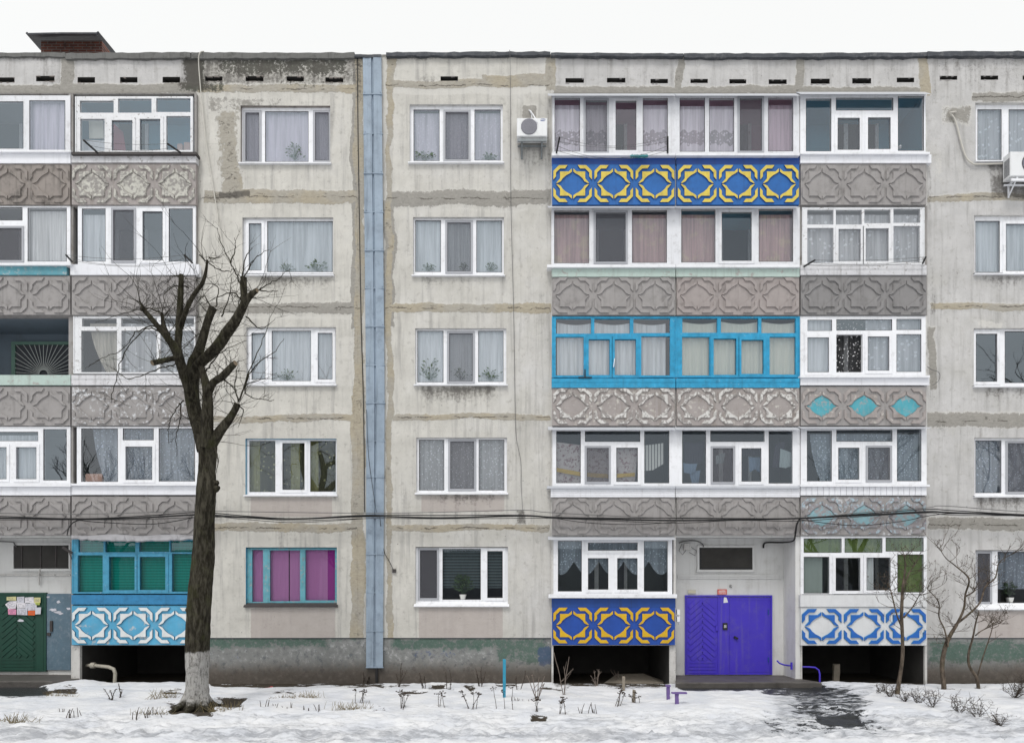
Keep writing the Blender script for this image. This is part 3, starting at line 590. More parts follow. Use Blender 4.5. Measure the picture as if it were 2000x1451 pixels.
STAIN = dict(A1=.45, A2=.8, A3=.5, A4=.35, A5=.35, B1=.45, B2=.6, B3=.95, B4=.7, B5=.3, C1=.8, C2=.75, C3=.75, C4=.85, C5=.35)
def wall_fields(PX, PY):
    R = rects_mask(PX, PY)
    wx = (fbm(PX/60, PY/60, 3)-.5)*20; wy = (fbm(PX/70, PY/70, 9)-.5)*13
    S = rects_mask(PX+wx, PY+wy)
    Zr = np.zeros_like(PX)
    mxm = lambda *a: np.maximum.reduce(a)
    ochre = mxm(S(395,372,705,397), S(395,810,705,824,5), S(395,1022,712,1039,6), S(692,110,713,1250,6), S(755,110,767,1250,6),
                S(768,594,1075,611,6), S(768,808,1075,820,5), S(765,1024,1075,1037,5), S(768,157,1066,171,5), S(945,148,1060,170,5),
                S(425,215,470,330,20)*.8, S(430,300,468,398,14)*.9, S(1812,378,2300,392,5), S(1812,592,2300,606,5),
                S(1062,105,1082,180,5), S(1795,105,1818,185,5), S(385,165,700,182,6), S(685,820,712,1250,5))
    ochre = ochre*(.62+.62*fbm(PX/55, PY/55, 91))
    greym = mxm(S(395,590,712,612,8), S(755,372,1078,402,9), S(750,390,772,640,6), S(1812,806,2300,834,9), S(1812,1012,2300,1036,7),
                S(-105,165,384,186,6)*.9, S(1077,168,1811,186,6)*.9, S(120,105,142,186,5), S(1318,110,1332,185,4), S(1553,110,1570,185,4),
                S(1018,205,1046,232,5), S(685,110,700,640,5)*.9, S(1812,640,1830,760,5)*.8, S(1900,180,2300,200,6)*.8, S(395,182,560,232,16)*.52, S(1840,205,1900,245,14)*.8)
    greym = greym*(.68+.5*fbm(PX/60, PY/60, 92))
    under = Zr.copy()
    for wd in WINDOWS:
        h = wd[1]
        fade = np.clip(1-(PY-h[3])/46, 0, 1)
        k_ = STAIN[wd[0]]; r_ = random.Random(wd[0]); a_ = h[0]-2+r_.uniform(0, 25); e_ = h[2]+4-r_.uniform(0, 25)
        fade = np.clip(1-(PY-h[3])/(30+34*k_), 0, 1)
        under = mxm(under, S(a_, h[3]-4, e_, h[3]+30+34*k_, 9)*fade*k_*(.55+.8*fbm(PX/22, PY/60, int(h[0])%97)))
        under = mxm(under, S(h[0]-6, h[3]-3, h[0]+18, h[3]+46, 7)*fade*k_*.7*r_.random(), S(h[2]-16, h[3]-3, h[2]+8, h[3]+50, 7)*fade*k_*.8*r_.random())
        under = mxm(under, R(h[0]-8, h[1]-8, h[2]+8, h[3]+8, 6)*.30)
    grime = mxm(under, S(384,106,700,170,9)*(.58+.35*fbm(PX/30,PY/30,21)), S(355,104,400,176,9)*.95, S(340,150,420,182,8)*.75,
                S(-300,98,2400,116,6)*.85, S(-105,108,384,186,6)*(.12+.42*fbm(PX/45,PY/30,61)), S(1077,108,1811,186,6)*(.10+.42*fbm(PX/50,PY/28,62)), S(1812,108,2300,200,8)*(.15+.45*fbm(PX/60,PY/40,63)), S(755,108,1075,180,8)*(.05+.42*fbm(PX/60,PY/30,64)), S(1812,180,2300,700,30)*(.02+.34*fbm(PX/90,PY/60,65)), S(385,180,705,1240,20)*(.04+.52*fbm(PX/80,PY/60,66)**1.3), S(755,180,1075,1240,20)*(.04+.50*fbm(PX/90,PY/70,67)**1.3), S(1812,180,2300,1240,20)*(.06+.5*fbm(PX/80,PY/60,68)**1.3), S(820,140,860,165,9)*.6, S(1010,275,1070,330,9)*.5, S(1930,340,2100,392,9)*.85, S(690,100,710,200,6)*.7,
                S(1066,110,1076,400,5)*.55, S(384,300,392,400,4)*.6, S(384,520,392,620,4)*.55, S(1811,290,1822,420,5)*.6, S(1811,500,1824,620,5)*.55, S(1811,720,1822,850,5)*.5,
                S(1835,110,1990,150,12)*.5, S(1560,120,1700,150,14)*.42, S(1013,995,1030,1025,4)*.95, S(425,374,488,387,3)*1.1, S(690,100,704,1240,3)*.45, S(763,110,769,640,2)*.4, S(1060,850,1076,980,5)*.45)
    white = mxm(S(440,155,560,175,5)*.9, S(755,170,1075,186,6)*.85, S(470,612,705,626,7)*.7, S(768,402,1075,418,8)*.6, S(654,650,705,760,8)*.6, S(640,200,690,300,12)*.6,
                S(1820,300,1850,360,10)*.55, S(1905,625,1960,640,5)*.8)
    pink = mxm(R(818,1186,982,1245,2), R(490,1187,655,1245,2), R(489,971,650,1010,4)*.8, R(822,967,986,1000,4)*.8, R(1910,1193,2080,1245,4))
    moss = mxm(S(420,106,680,152,14)*(.45+.85*fbm(PX/26,PY/22,33)), S(358,108,398,182,8)*1.1, S(384,103,700,114,4)*1.0, S(345,158,440,184,9)*.8, S(-105,103,384,112,5)*.7, S(540,150,640,178,10)*.55)
    cool = np.clip((PX-1000)/800+.4, 0, 1)*.6 + .4*fbm(PX/160, PY/160, 41)
    cool = np.maximum(cool, R(-105,90,384,190)*.9); cool = np.maximum(cool, R(1077,90,1811,190)*.95)
    seam = Zr.copy()
    for xa_, xb_, cs in ((380, 700, (175, 385, 600, 817, 1031)), (752, 1077, (168, 388, 602, 815, 1031)), (1811, 2320, (190, 385, 599, 822, 1025))):
        m_ = (PX > xa_) & (PX < xb_)
        best = np.full(PX.shape, 1e9)
        for c_ in cs:
            dd = PY - c_; best = np.where(np.abs(dd) < np.abs(best), dd, best)
        seam = np.where(m_, np.clip(.5 + best/26, 0, 1), seam)
    cracks = np.clip(np.maximum(ochre, greym), 0, 1)*.75 + S(384,180,470,420,20)*.3
    cracks = np.maximum(cracks, S(-105,105,384,186,8)*.35); cracks = np.maximum(cracks, S(1077,105,1811,186,8)*.35)
    return {'m1': np.stack([ochre, greym, grime], -1), 'm2': np.stack([pink, moss, white], -1), 'm3': np.stack([cool, cracks, seam], -1)}

def wall_mat():
    t = NT('weathered_plaster')
    o, g, d = t.attr('m1'); pk, ms, wh = t.attr('m2'); cool, cr, seam = t.attr('m3')
    n1 = t.noise(7, 8, .68); n2 = t.noise(26, 6, .7); n3 = t.noise(1.1, 5, .6); n4 = t.noise(3.2, 7, .65)
    edge = t.math('ADD', t.math('MULTIPLY', t.math('SUBTRACT', n1, .5), .9), t.math('MULTIPLY', t.math('SUBTRACT', n2, .5), .35))
    base = t.mix(t.step(t.math('ADD', cool, t.math('MULTIPLY', t.math('SUBTRACT', n3, .5), .9)), .2, .9), (.54,.525,.485), (.485,.478,.472))
    base = t.vmul(base, t.math('MULTIPLY_ADD', n3, .55, .74))
    base = t.vmul(base, t.math('MULTIPLY_ADD', n4, .42, .80))
    base = t.vmul(base, t.math('MULTIPLY_ADD', t.noise(70, 4, .7), .30, .85))
    streak = t.noise(1.0, 6, .65, vec=t.scale((6, 6, .4)))
    base = t.mix(t.math('MULTIPLY', t.step(streak, .47, .72), .62), base, (.29,.28,.27))
    base = t.mix(t.math('MULTIPLY', t.step(n1, .53, .70), .52), base, (.30,.285,.26))
    c = t.mix(t.math('MULTIPLY', t.step(t.math('ADD', pk, t.math('MULTIPLY', edge, .12)), .45, .55), .8), base, t.mix(n4, (.36,.31,.29), (.47,.43,.405)))
    wm = t.step(t.math('ADD', wh, edge), .52, .60)
    c = t.mix(t.math('MULTIPLY', wm, .6), c, (.60,.585,.55))
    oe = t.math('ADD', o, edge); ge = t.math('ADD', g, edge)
    halo = t.math('MULTIPLY', t.step(t.math('MAXIMUM', oe, ge), .30, .42), .6)
    c = t.mix(halo, c, (.58,.565,.53))
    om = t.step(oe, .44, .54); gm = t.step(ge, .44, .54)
    mort = t.math('MULTIPLY_ADD', t.noise(9, 8, .75, vec=t.scale((1, 1, 2.2))), .9, .55)
    sel = t.step(t.noise(.9, 4), .42, .6)
    c = t.mix(gm, c, t.vmul(t.mix(n4, (.26,.25,.23), (.345,.33,.30)), mort))
    c = t.mix(om, c, t.vmul(t.mix(sel, t.mix(n4, (.33,.305,.26), (.39,.37,.325)), t.mix(n4, (.345,.305,.235), (.42,.38,.30))), mort))
    eg = t.math('ABSOLUTE', t.math('SUBTRACT', t.math('MAXIMUM', oe, ge), .455))  # broken dark line on mortar edges: dirt with edge shadow painted in
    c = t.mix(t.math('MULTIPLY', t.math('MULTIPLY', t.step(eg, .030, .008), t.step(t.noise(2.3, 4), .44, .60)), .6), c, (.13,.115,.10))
    crk = t.math('ABSOLUTE', t.math('SUBTRACT', t.noise(2.6, 6, .6, vec=t.scale((.6, .6, 1.7)), dist=.5), .5))
    cm = t.math('MULTIPLY', t.step(crk, .009, .003), t.step(t.math('ADD', cr, t.math('MULTIPLY', t.math('SUBTRACT', n4, .5), 1.5)), .72, .85))
    c = t.mix(t.math('MULTIPLY', cm, .85), c, (.06,.05,.045))
    sl = t.math('ABSOLUTE', t.math('SUBTRACT', t.math('ADD', seam, t.math('MULTIPLY', t.math('SUBTRACT', t.noise(2.2, 7, .7), .5), .7)), .5))
    sm_ = t.math('MULTIPLY', t.math('MULTIPLY', t.step(sl, .055, .02), t.step(cr, .25, .4)), t.step(t.noise(1.7, 3), .44, .52))
    c = t.mix(t.math('MULTIPLY', sm_, .8), c, (.075,.065,.055))
    fine = t.noise(13, 9, .75); 
    mm = t.math('MULTIPLY', t.step(t.math('ADD', ms, t.math('MULTIPLY', t.math('SUBTRACT', fine, .5), 2.2)), .55, .8), .85)
    c = t.mix(mm, c, (.055,.06,.045))
    gr = t.math('ADD', d, t.math('ADD', t.math('MULTIPLY', t.math('SUBTRACT', fine, .5), 1.5), t.math('MULTIPLY', t.math('SUBTRACT', streak, .5), .8)))
    c = t.mix(t.math('MULTIPLY', t.math('MULTIPLY', t.step(gr, .40, .95), .8), t.step(d, .02, .15)), c, (.085,.078,.07))
    # scattered chips and pocks over the plaster
    pits = t.step(t.math('ADD', t.vor(3.1), t.math('MULTIPLY', n2, .12)), .115, .075)
    c = t.mix(t.math('MULTIPLY', pits, .8), c, (.13,.12,.11))
    t.l.new(c, t.bsdf.inputs["Base Color"]); t.bsdf.inputs["Roughness"].default_value = .92
    t.bsdf.inputs["Specular IOR Level"].default_value = .2
    h = t.math('ADD', t.math('MULTIPLY', n2, .5), t.math('ADD', t.math('MULTIPLY', fine, .6), t.math('MULTIPLY', t.math('MAXIMUM', om, gm), .35)))
    h = t.math('SUBTRACT', h, t.math('MULTIPLY', cm, .8))
    t.bump(h, .55, .02)
    return t.m

def wall_relief(PX, PY):
    f = wall_fields(PX, PY)['m1']
    return .012*np.clip(np.maximum(f[...,0], f[...,1])*1.6-.3, 0, 1) + .006*(fbm(PX/40, PY/40, 55)-.5)

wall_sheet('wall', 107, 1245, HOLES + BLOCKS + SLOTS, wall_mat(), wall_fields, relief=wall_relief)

def plinth_fields(PX, PY):
    R = rects_mask(PX, PY)
    S = rects_mask(PX + (fbm(PX/40, PY/40, 3)-.5)*30, PY + (fbm(PX/40, PY/40, 6)-.5)*22)
    mxm = lambda *a: np.maximum.reduce(a)
    green = mxm(S(405,1240,445,1262,8)*.95, S(400,1236,640,1266,9), S(640,1240,712,1258,9)*.8, S(760,1240,985,1270,9), S(960,1240,1075,1300,11)*.95, S(1812,1244,2300,1300,14))
    blue = mxm(S(1055,1262,1078,1300,6), S(795,1260,900,1290,12)*.6, S(430,1265,480,1300,12)*.55)
    brown = np.clip((PY-1268)/52, 0, 1) + .25*(fbm(PX/50, PY/50, 8)-.5)
    return {'m1': np.stack([green*.70, blue*.8, np.clip(brown, 0, 1)], -1)}
def plinth_mat():
    t = NT('flaking_plinth')
    gr, bl, br = t.attr('m1')
    n1 = t.noise(6, 8, .72); n2 = t.noise(22, 7, .75); n3 = t.noise(1.4, 5)
    c = t.vmul(t.mix(n3, (.15,.155,.15), (.29,.295,.29)), t.math('MULTIPLY_ADD', n1, 1.1, .45))
    pale = t.step(t.math('ADD', t.math('MULTIPLY', n1, .6), t.math('MULTIPLY', n2, .4)), .53, .58)
    c = t.mix(t.math('MULTIPLY', pale, .6), c, (.45,.45,.45))
    c = t.mix(t.math('MULTIPLY', t.step(t.noise(5, 9, .8), .53, .60), .75), c, (.10,.11,.12))
    e = t.math('ADD', t.math('MULTIPLY', t.math('SUBTRACT', n1, .5), 1.3), t.math('MULTIPLY', t.math('SUBTRACT', n2, .5), .9))
    c = t.mix(t.math('MULTIPLY', t.step(t.math('ADD', gr, e), .42, .72), .85), c, t.mix(n2, (.022,.06,.045), (.085,.155,.12)))
    c = t.mix(t.math('MULTIPLY', t.step(t.math('ADD', bl, e), .5, .62), .75), c, (.05,.08,.16))
    c = t.mix(t.math('MULTIPLY', t.step(t.math('ADD', br, t.math('MULTIPLY', e, .45)), .25, .95), .88), c, t.mix(n1, (.035,.027,.02), (.12,.095,.075)))
    t.l.new(c, t.bsdf.inputs["Base Color"]); t.bsdf.inputs["Roughness"].default_value = .92
    t.bump(t.math('ADD', n1, t.math('MULTIPLY', n2, .5)), .6, .02)
    return t.m
PLM = plinth_mat()
for xa_, xb_ in ((-17.5, X(-105)), (X(384), X(1077)), (X(1811), 17.5)):
    wall_sheet('plinth', 1246.5, 1352, [], PLM, plinth_fields, step=.04, depth_d=-.02, xr=(xa_, xb_))
for a_, e_ in ((-340, -105.5), (384.5, 1076.5), (1811.5, 2340)):
    b = MB(); b.box(X(a_), X(e_), 0, .02, Z(1246.5), Z(1245)); b.make('plinth_ledge', MT['dark'], bld)

# body of the house behind the facade, roof slab and coping
b = MB(); b.box(-17.5, 17.5, 3.3, 12, -.1, Z(104)-.3); b.box(-17.5, -17.2, .3, 12, -.1, Z(104)-.3); b.box(17.2, 17.5, .3, 12, -.1, Z(104)-.3)
b.box(-17.5, 17.5, .28, 3.3, Z(104)-.6, Z(104)-.3)
b.make('rear_walls', MT['conc'], bld)
b = MB(); b.box(-17.5, 17.5, .31, .45, Z(180), Z(108)); b.make('parapet_back', MT['conc_dark'], bld)
def coping(px0, px1, yl, yr, th, mat, dproud, seed, name):
    b = MB(); n = max(4, int((px1-px0)/11)); r = random.Random(seed); prev = None
    for i in range(n+1):
        u = i/n; px = px0+(px1-px0)*u; y = yl+(yr-yl)*u
        wob = r.uniform(-.9, .9); wob2 = r.uniform(-1.1, 1.1)
        dd = dproud + r.uniform(-.012, .012); x = X(px, dd); z1 = Z(y+wob, dd); z0 = Z(y+th+wob2, dd)
        cur = [(x,-dd,z0),(x,-dd,z1),(x,.46,z1+.01),(x,.46,z0)]
        if prev: b.add(prev+cur, [(0,4,5,1),(1,5,6,2),(3,2,6,7),(0,3,7,4)])
        prev = cur
    return b.make(name, mat, bld)
coping(-320, 127, 103, 103, 8, MT['cop_old'], .05, 1, 'coping')
coping(127.5, 372, 104, 102, 11, MT['cop_old'], .07, 2, 'coping')
coping(373, 692, 103, 103, 11, MT['cop_old'], .06, 3, 'coping')
coping(692, 744, 107, 107, 5, MT['coping'], .09, 4, 'coping')
coping(754, 1075, 102.5, 101, 7, MT['coping'], .09, 5, 'coping')
coping(1076, 1335, 103, 105, 6, MT['coping'], .10, 6, 'coping')
coping(1336, 1812, 105, 103, 8, MT['coping'], .09, 7, 'coping')
coping(1812, 2330, 101, 98, 9, MT['coping'], .10, 8, 'coping')

# vent slots under the roof
for s in SLOTS:
    b = MB(); x0, x1, z0, z1 = X(s[0]), X(s[2]), Z(s[3]), Z(s[1])
    b.quad((x0,.3,z0),(x1,.3,z0),(x1,.3,z1),(x0,.3,z1)); b.quad((x0,0,z0),(x1,0,z0),(x1,.3,z0),(x0,.3,z0))
    b.quad((x0,.3,z1),(x1,.3,z1),(x1,0,z1),(x0,0,z1)); b.quad((x0,0,z0),(x0,.3,z0),(x0,.3,z1),(x0,0,z1)); b.quad((x1,.3,z0),(x1,0,z0),(x1,0,z1),(x1,.3,z1))
    # crumbled mortar lip round the slot
    r = random.Random(int(s[0])); m = 10
    for k in range(m):
        px = s[0] + (s[2]-s[0])*(k+.5)/m
        for yy, sg in ((s[1], 1), (s[3], -1)):
            if r.random() < .75: continue
            hgt = r.uniform(.2, .9)
            b.pbox(px-1.9, min(yy-.6, yy+sg*hgt), px+1.9, max(yy+.6*(sg<0), yy+sg*hgt), -.03, r.uniform(.002, .014), 1)
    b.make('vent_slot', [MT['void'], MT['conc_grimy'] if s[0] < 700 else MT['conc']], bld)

def room_box(b, rect, d0, depth, mi=0):
    x0, x1, z0, z1 = X(rect[0], d0), X(rect[2], d0), Z(rect[3], d0), Z(rect[1], d0)
    y0, y1 = -d0, -d0 + depth
    b.quad((x0,y1,z0),(x1,y1,z0),(x1,y1,z1),(x0,y1,z1), mi); b.quad((x0,y0,z0),(x1,y0,z0),(x1,y1,z0),(x0,y1,z0), mi)
    b.quad((x0,y1,z1),(x1,y1,z1),(x1,y0,z1),(x0,y0,z1), mi); b.quad((x0,y0,z0),(x0,y1,z0),(x0,y1,z1),(x0,y0,z1), mi)
    b.quad((x1,y1,z0),(x1,y0,z0),(x1,y0,z1),(x1,y1,z1), mi)

def glaze(parent, panes, dfront, gl, fmat):
    """glass, sashes and insect screens of one window"""
    mats = [gl, GL_GREEN]; b = MB()
    for p in panes:
        if p[4] == 'o': continue
        x0, x1, z0, z1 = X(p[0]-1, dfront), X(p[2]+1, dfront), Z(p[3]+1, dfront), Z(p[1]-1, dfront)
        y = -dfront + .028; j = [rng.uniform(-.0035, .0035) for _ in range(3)]
        b.quad((x0, y+j[0], z0), (x1, y+j[1], z0), (x1, y+j[1]+j[2], z1), (x0, y+j[0]+j[2], z1), 0)
    if b.v: b.make('glass', mats, parent)
    for p in panes:
        if p[4] == 's':
            b = MB(); b.frame((p[0]-5.5, p[1]-5.5, p[2]+5.5, p[3]+5.5), [p[:4]], dfront-.005, dfront+.016); b.make('sash', fmat, parent)
        elif p[4] == 'n':
            b = MB(); b.frame((p[0]-4, p[1]-4, p[2]+4, p[3]+4), [p[:4]], dfront-.005, dfront+.018); b.make('sash', MT['sash'], parent)
            b = MB(); d = dfront+.004
            b.quad((X(p[0]-1,d),-d,Z(p[3]+1,d)),(X(p[2]+1,d),-d,Z(p[3]+1,d)),(X(p[2]+1,d),-d,Z(p[1]-1,d)),(X(p[0]-1,d),-d,Z(p[1]-1,d))); b.make('insect_screen', MT['netscreen'], parent)

def gaskets(parent, panes, dfront):
    b = MB()
    for p in panes:
        if p[4] != 'o': b.frame((p[0]-.3, p[1]-.3, p[2]+.3, p[3]+.3), [(p[0]+.75, p[1]+.75, p[2]-.75, p[3]-.75)], dfront-.026, dfront-.012)
    if b.v: b.make('gasket', MT['black'], parent)

def curtain(x0, y0, x1, y1, d, style, label, hem=None, amp=.026, per=.16, sweep=None, top=None):
    wx = X(x1, d) - X(x0, d); n = max(8, int(wx/per*8)); nz = 10
    r = random.Random(int(x0*7+y0)); ph = r.uniform(0, 6); vs = []; fs = []
    flat = style in ('greenblind', 'darkblind', 'magenta', 'magenta_dark', 'palegrey', 'greenfilm')
    for i in range(n+1):
        u = i/n
        w1 = math.sin(u*wx/per*6.283 + ph + 1.3*math.sin(u*wx*3.1+ph)) + .5*math.sin(u*wx/per*2.9+ph*2)
        for j in range(nz+1):
            v = j/nz; yy = y0 + (y1-y0)*v
            if hem == 'scallop' and j == nz: yy = y1 - 26*(1-abs(math.sin(u*4.6*math.pi+.9)))
            elif hem == 'scallop': yy = y0 + (y1 - 26*(1-abs(math.sin(u*4.6*math.pi+.9))) - y0)*v
            if top == 'droop': yy = yy + (1-v)*5*abs(math.sin(u*9))
            px = x0 + (x1-x0)*u
            if sweep: px = px + sweep*(x1-x0)*(v**1.7)*(1-u)
            a = amp*(.25 if flat else (.35+.65*v))
            dd = d - .004 + a*w1*.8
            vs.append(P(px, yy, min(dd, d+.03)))
    for i in range(n):
        for j in range(nz): fs.append((i*(nz+1)+j, i*(nz+1)+j+1, (i+1)*(nz+1)+j+1, (i+1)*(nz+1)+j))
    b = MB(); b.add(vs, fs, 0, True)
    blind = 'blind' in style
    o = b.make('window_blind' if blind else 'curtain', CL[style])
    tag(o, label, 'blind' if blind else 'curtain', 'curtains and blinds behind the windows')
    return o

def clabel(desc, style, wid):
    noun = '' if 'blind' in desc else ' curtain'
    return f"{desc}{noun} {WHERE[wid[0]].format(ROWN[int(wid[1])])}"

for wid, rect, ys, fm, sm, gl, panes, curts in WINDOWS:
    fr = (rect[0]+2.5, rect[1]+3.5, rect[2]-.6, ys+1.5)
    df = -.075
    b = MB(); b.frame((fr[0]-2, fr[1]-2, fr[2]+2, fr[3]+1), [p[:4] for p in panes], df-.06, df, back=True)
    win = b.make('window', MT[fm], bld)
    glaze(win, panes, df, gl, MT[fm])
    if fm == 'pvc': gaskets(win, panes, df)
    b = MB(); x0, x1, z0, z1 = X(rect[0]), X(rect[2]), Z(rect[3]), Z(rect[1])
    yb = .16
    b.quad((x0,0,z0),(x0,yb,z0),(x0,yb,z1),(x0,0,z1)); b.quad((x1,yb,z0),(x1,0,z0),(x1,0,z1),(x1,yb,z1))
    b.quad((x0,yb,z1),(x1,yb,z1),(x1,0,z1),(x0,0,z1)); b.quad((x0,0,z0),(x1,0,z0),(x1,yb,z0),(x0,yb,z0))
    if wid in ('A4', 'A5'): b.make('reveal', MT['tealwood'], win)
    else: b.make('reveal', MT['conc_grimy' if wid == 'A1' else 'pier'], win)
    b = MB(); b.box(X(rect[0]-2.5), X(rect[2]+2.5), -.075, .10, Z(rect[3]+.5), Z(rect[3]-1.5))
    b.add([(X(rect[0]-2.5),-.075,Z(rect[3]-1.5)),(X(rect[2]+2.5),-.075,Z(rect[3]-1.5)),(X(rect[2]+2.5),.10,Z(ys)),(X(rect[0]-2.5),.10,Z(ys))], [(0,1,2,3)])
    b.make('sill', MT[sm], win)
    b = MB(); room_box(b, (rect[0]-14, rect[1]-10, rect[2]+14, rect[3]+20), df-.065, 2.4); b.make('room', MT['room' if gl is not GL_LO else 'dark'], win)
    for c in curts:
        curtain(c[0], c[1], c[2], c[3], -.19 if c[4] not in ('olive',) else -.23, c[4], clabel(c[5], c[4], wid))
    for p in panes:
        if p[4] == 's':
            b = MB(); hx = p[2]+3 if p[2] < (rect[0]+rect[2])/2 else p[0]-3; hy = (p[1]+p[3])/2
            b.pbox(hx-1, hy-5, hx+1, hy+5, df+.016, df+.04); b.make('handle', MT['sill_white'], win)

SLOT_DONE = 1
# ------------------------------------------------------------------ loggias
CORNER = [(-4,120),(-32,95),(-101,95),(-101,40),(-133,3),(-118,3),(-92,16),(-76,40),(-50,62),(-22,77),(-4,90)]
BAND = [(-37,144),(-107,144),(-153,99),(-153,28),(-129,54),(-129,84),(-98,114),(-58,114)]
DIAM = [(0,86),(22,73),(50,58),(74,38),(90,12),(116,0),(90,-12),(74,-38),(50,-58),(22,-73),(0,-86),(-22,-73),(-50,-58),(-74,-38),(-90,-12),(-116,0),(-90,12),(-74,38),(-50,58),(-22,73)]
def panel(parent, x0, x1, y0, y1, style):
    fld, rel, fill = STYLE[style]
    dF = .15
    b = MB(); b.pbox(x0+1.6, y0, x1-1.6, y1, .03, dF)
    if style in ('cream', 'grimy', 'plain', 'dark', 'pinkish', 'peelwhite'):   # worn arrises
        r = random.Random(int(x0+y0))
        for k in range(26):
            px = r.uniform(x0+3, x1-3); b.pbox(px-r.uniform(1, 4), y1-.2, px+r.uniform(1, 4), y1+r.uniform(.2, .9), .05, dF-.004)
    pan = b.make('parapet_panel', MT[fld], parent)
    n = 3; pitch = (x1-x0-2)/n; cy = (y0+y1)/2 + .3; sx = pitch/2/162; sy = (y1-y0)/2/158
    raised = MB(); filled = MB()
    side = {'blueyellow': 'fascia_navy', 'navygold': 'fascia_navy', 'whiteblue': 'fascia_blue', 'skywhite': 'sky_edge'}.get(style)  # darker side colours paint in shadow outlines along with edge grime
    for k in range(n):
        cx = x0 + 1 + pitch*(k+.5)
        for gx in (1, -1):
            for gy in (1, -1):
                for shp in (CORNER, BAND):
                    jit = random.Random(int(cx*3+gx*7+gy*11)).uniform(-.35, .35)
                    pts = [(X(cx+gx*p[0]*sx+jit, dF), Z(cy-gy*p[1]*sy, dF)) for p in shp]
                    raised.poly(pts, -dF+.002, -dF-(.030 if style not in ('plainlight',) else .026), .006, 0, 1 if side else 0)
        if fill:
            pts = [(X(cx+p[0]*sx, dF), Z(cy-p[1]*sy, dF)) for p in DIAM]
            filled.poly(pts, -dF+.002, -dF-.005, .002)
    raised.make('relief_ornament', [MT[rel], MT[side]] if side else MT[rel], parent)
    if fill: filled.make('painted_lozenge', MT[fill], parent)

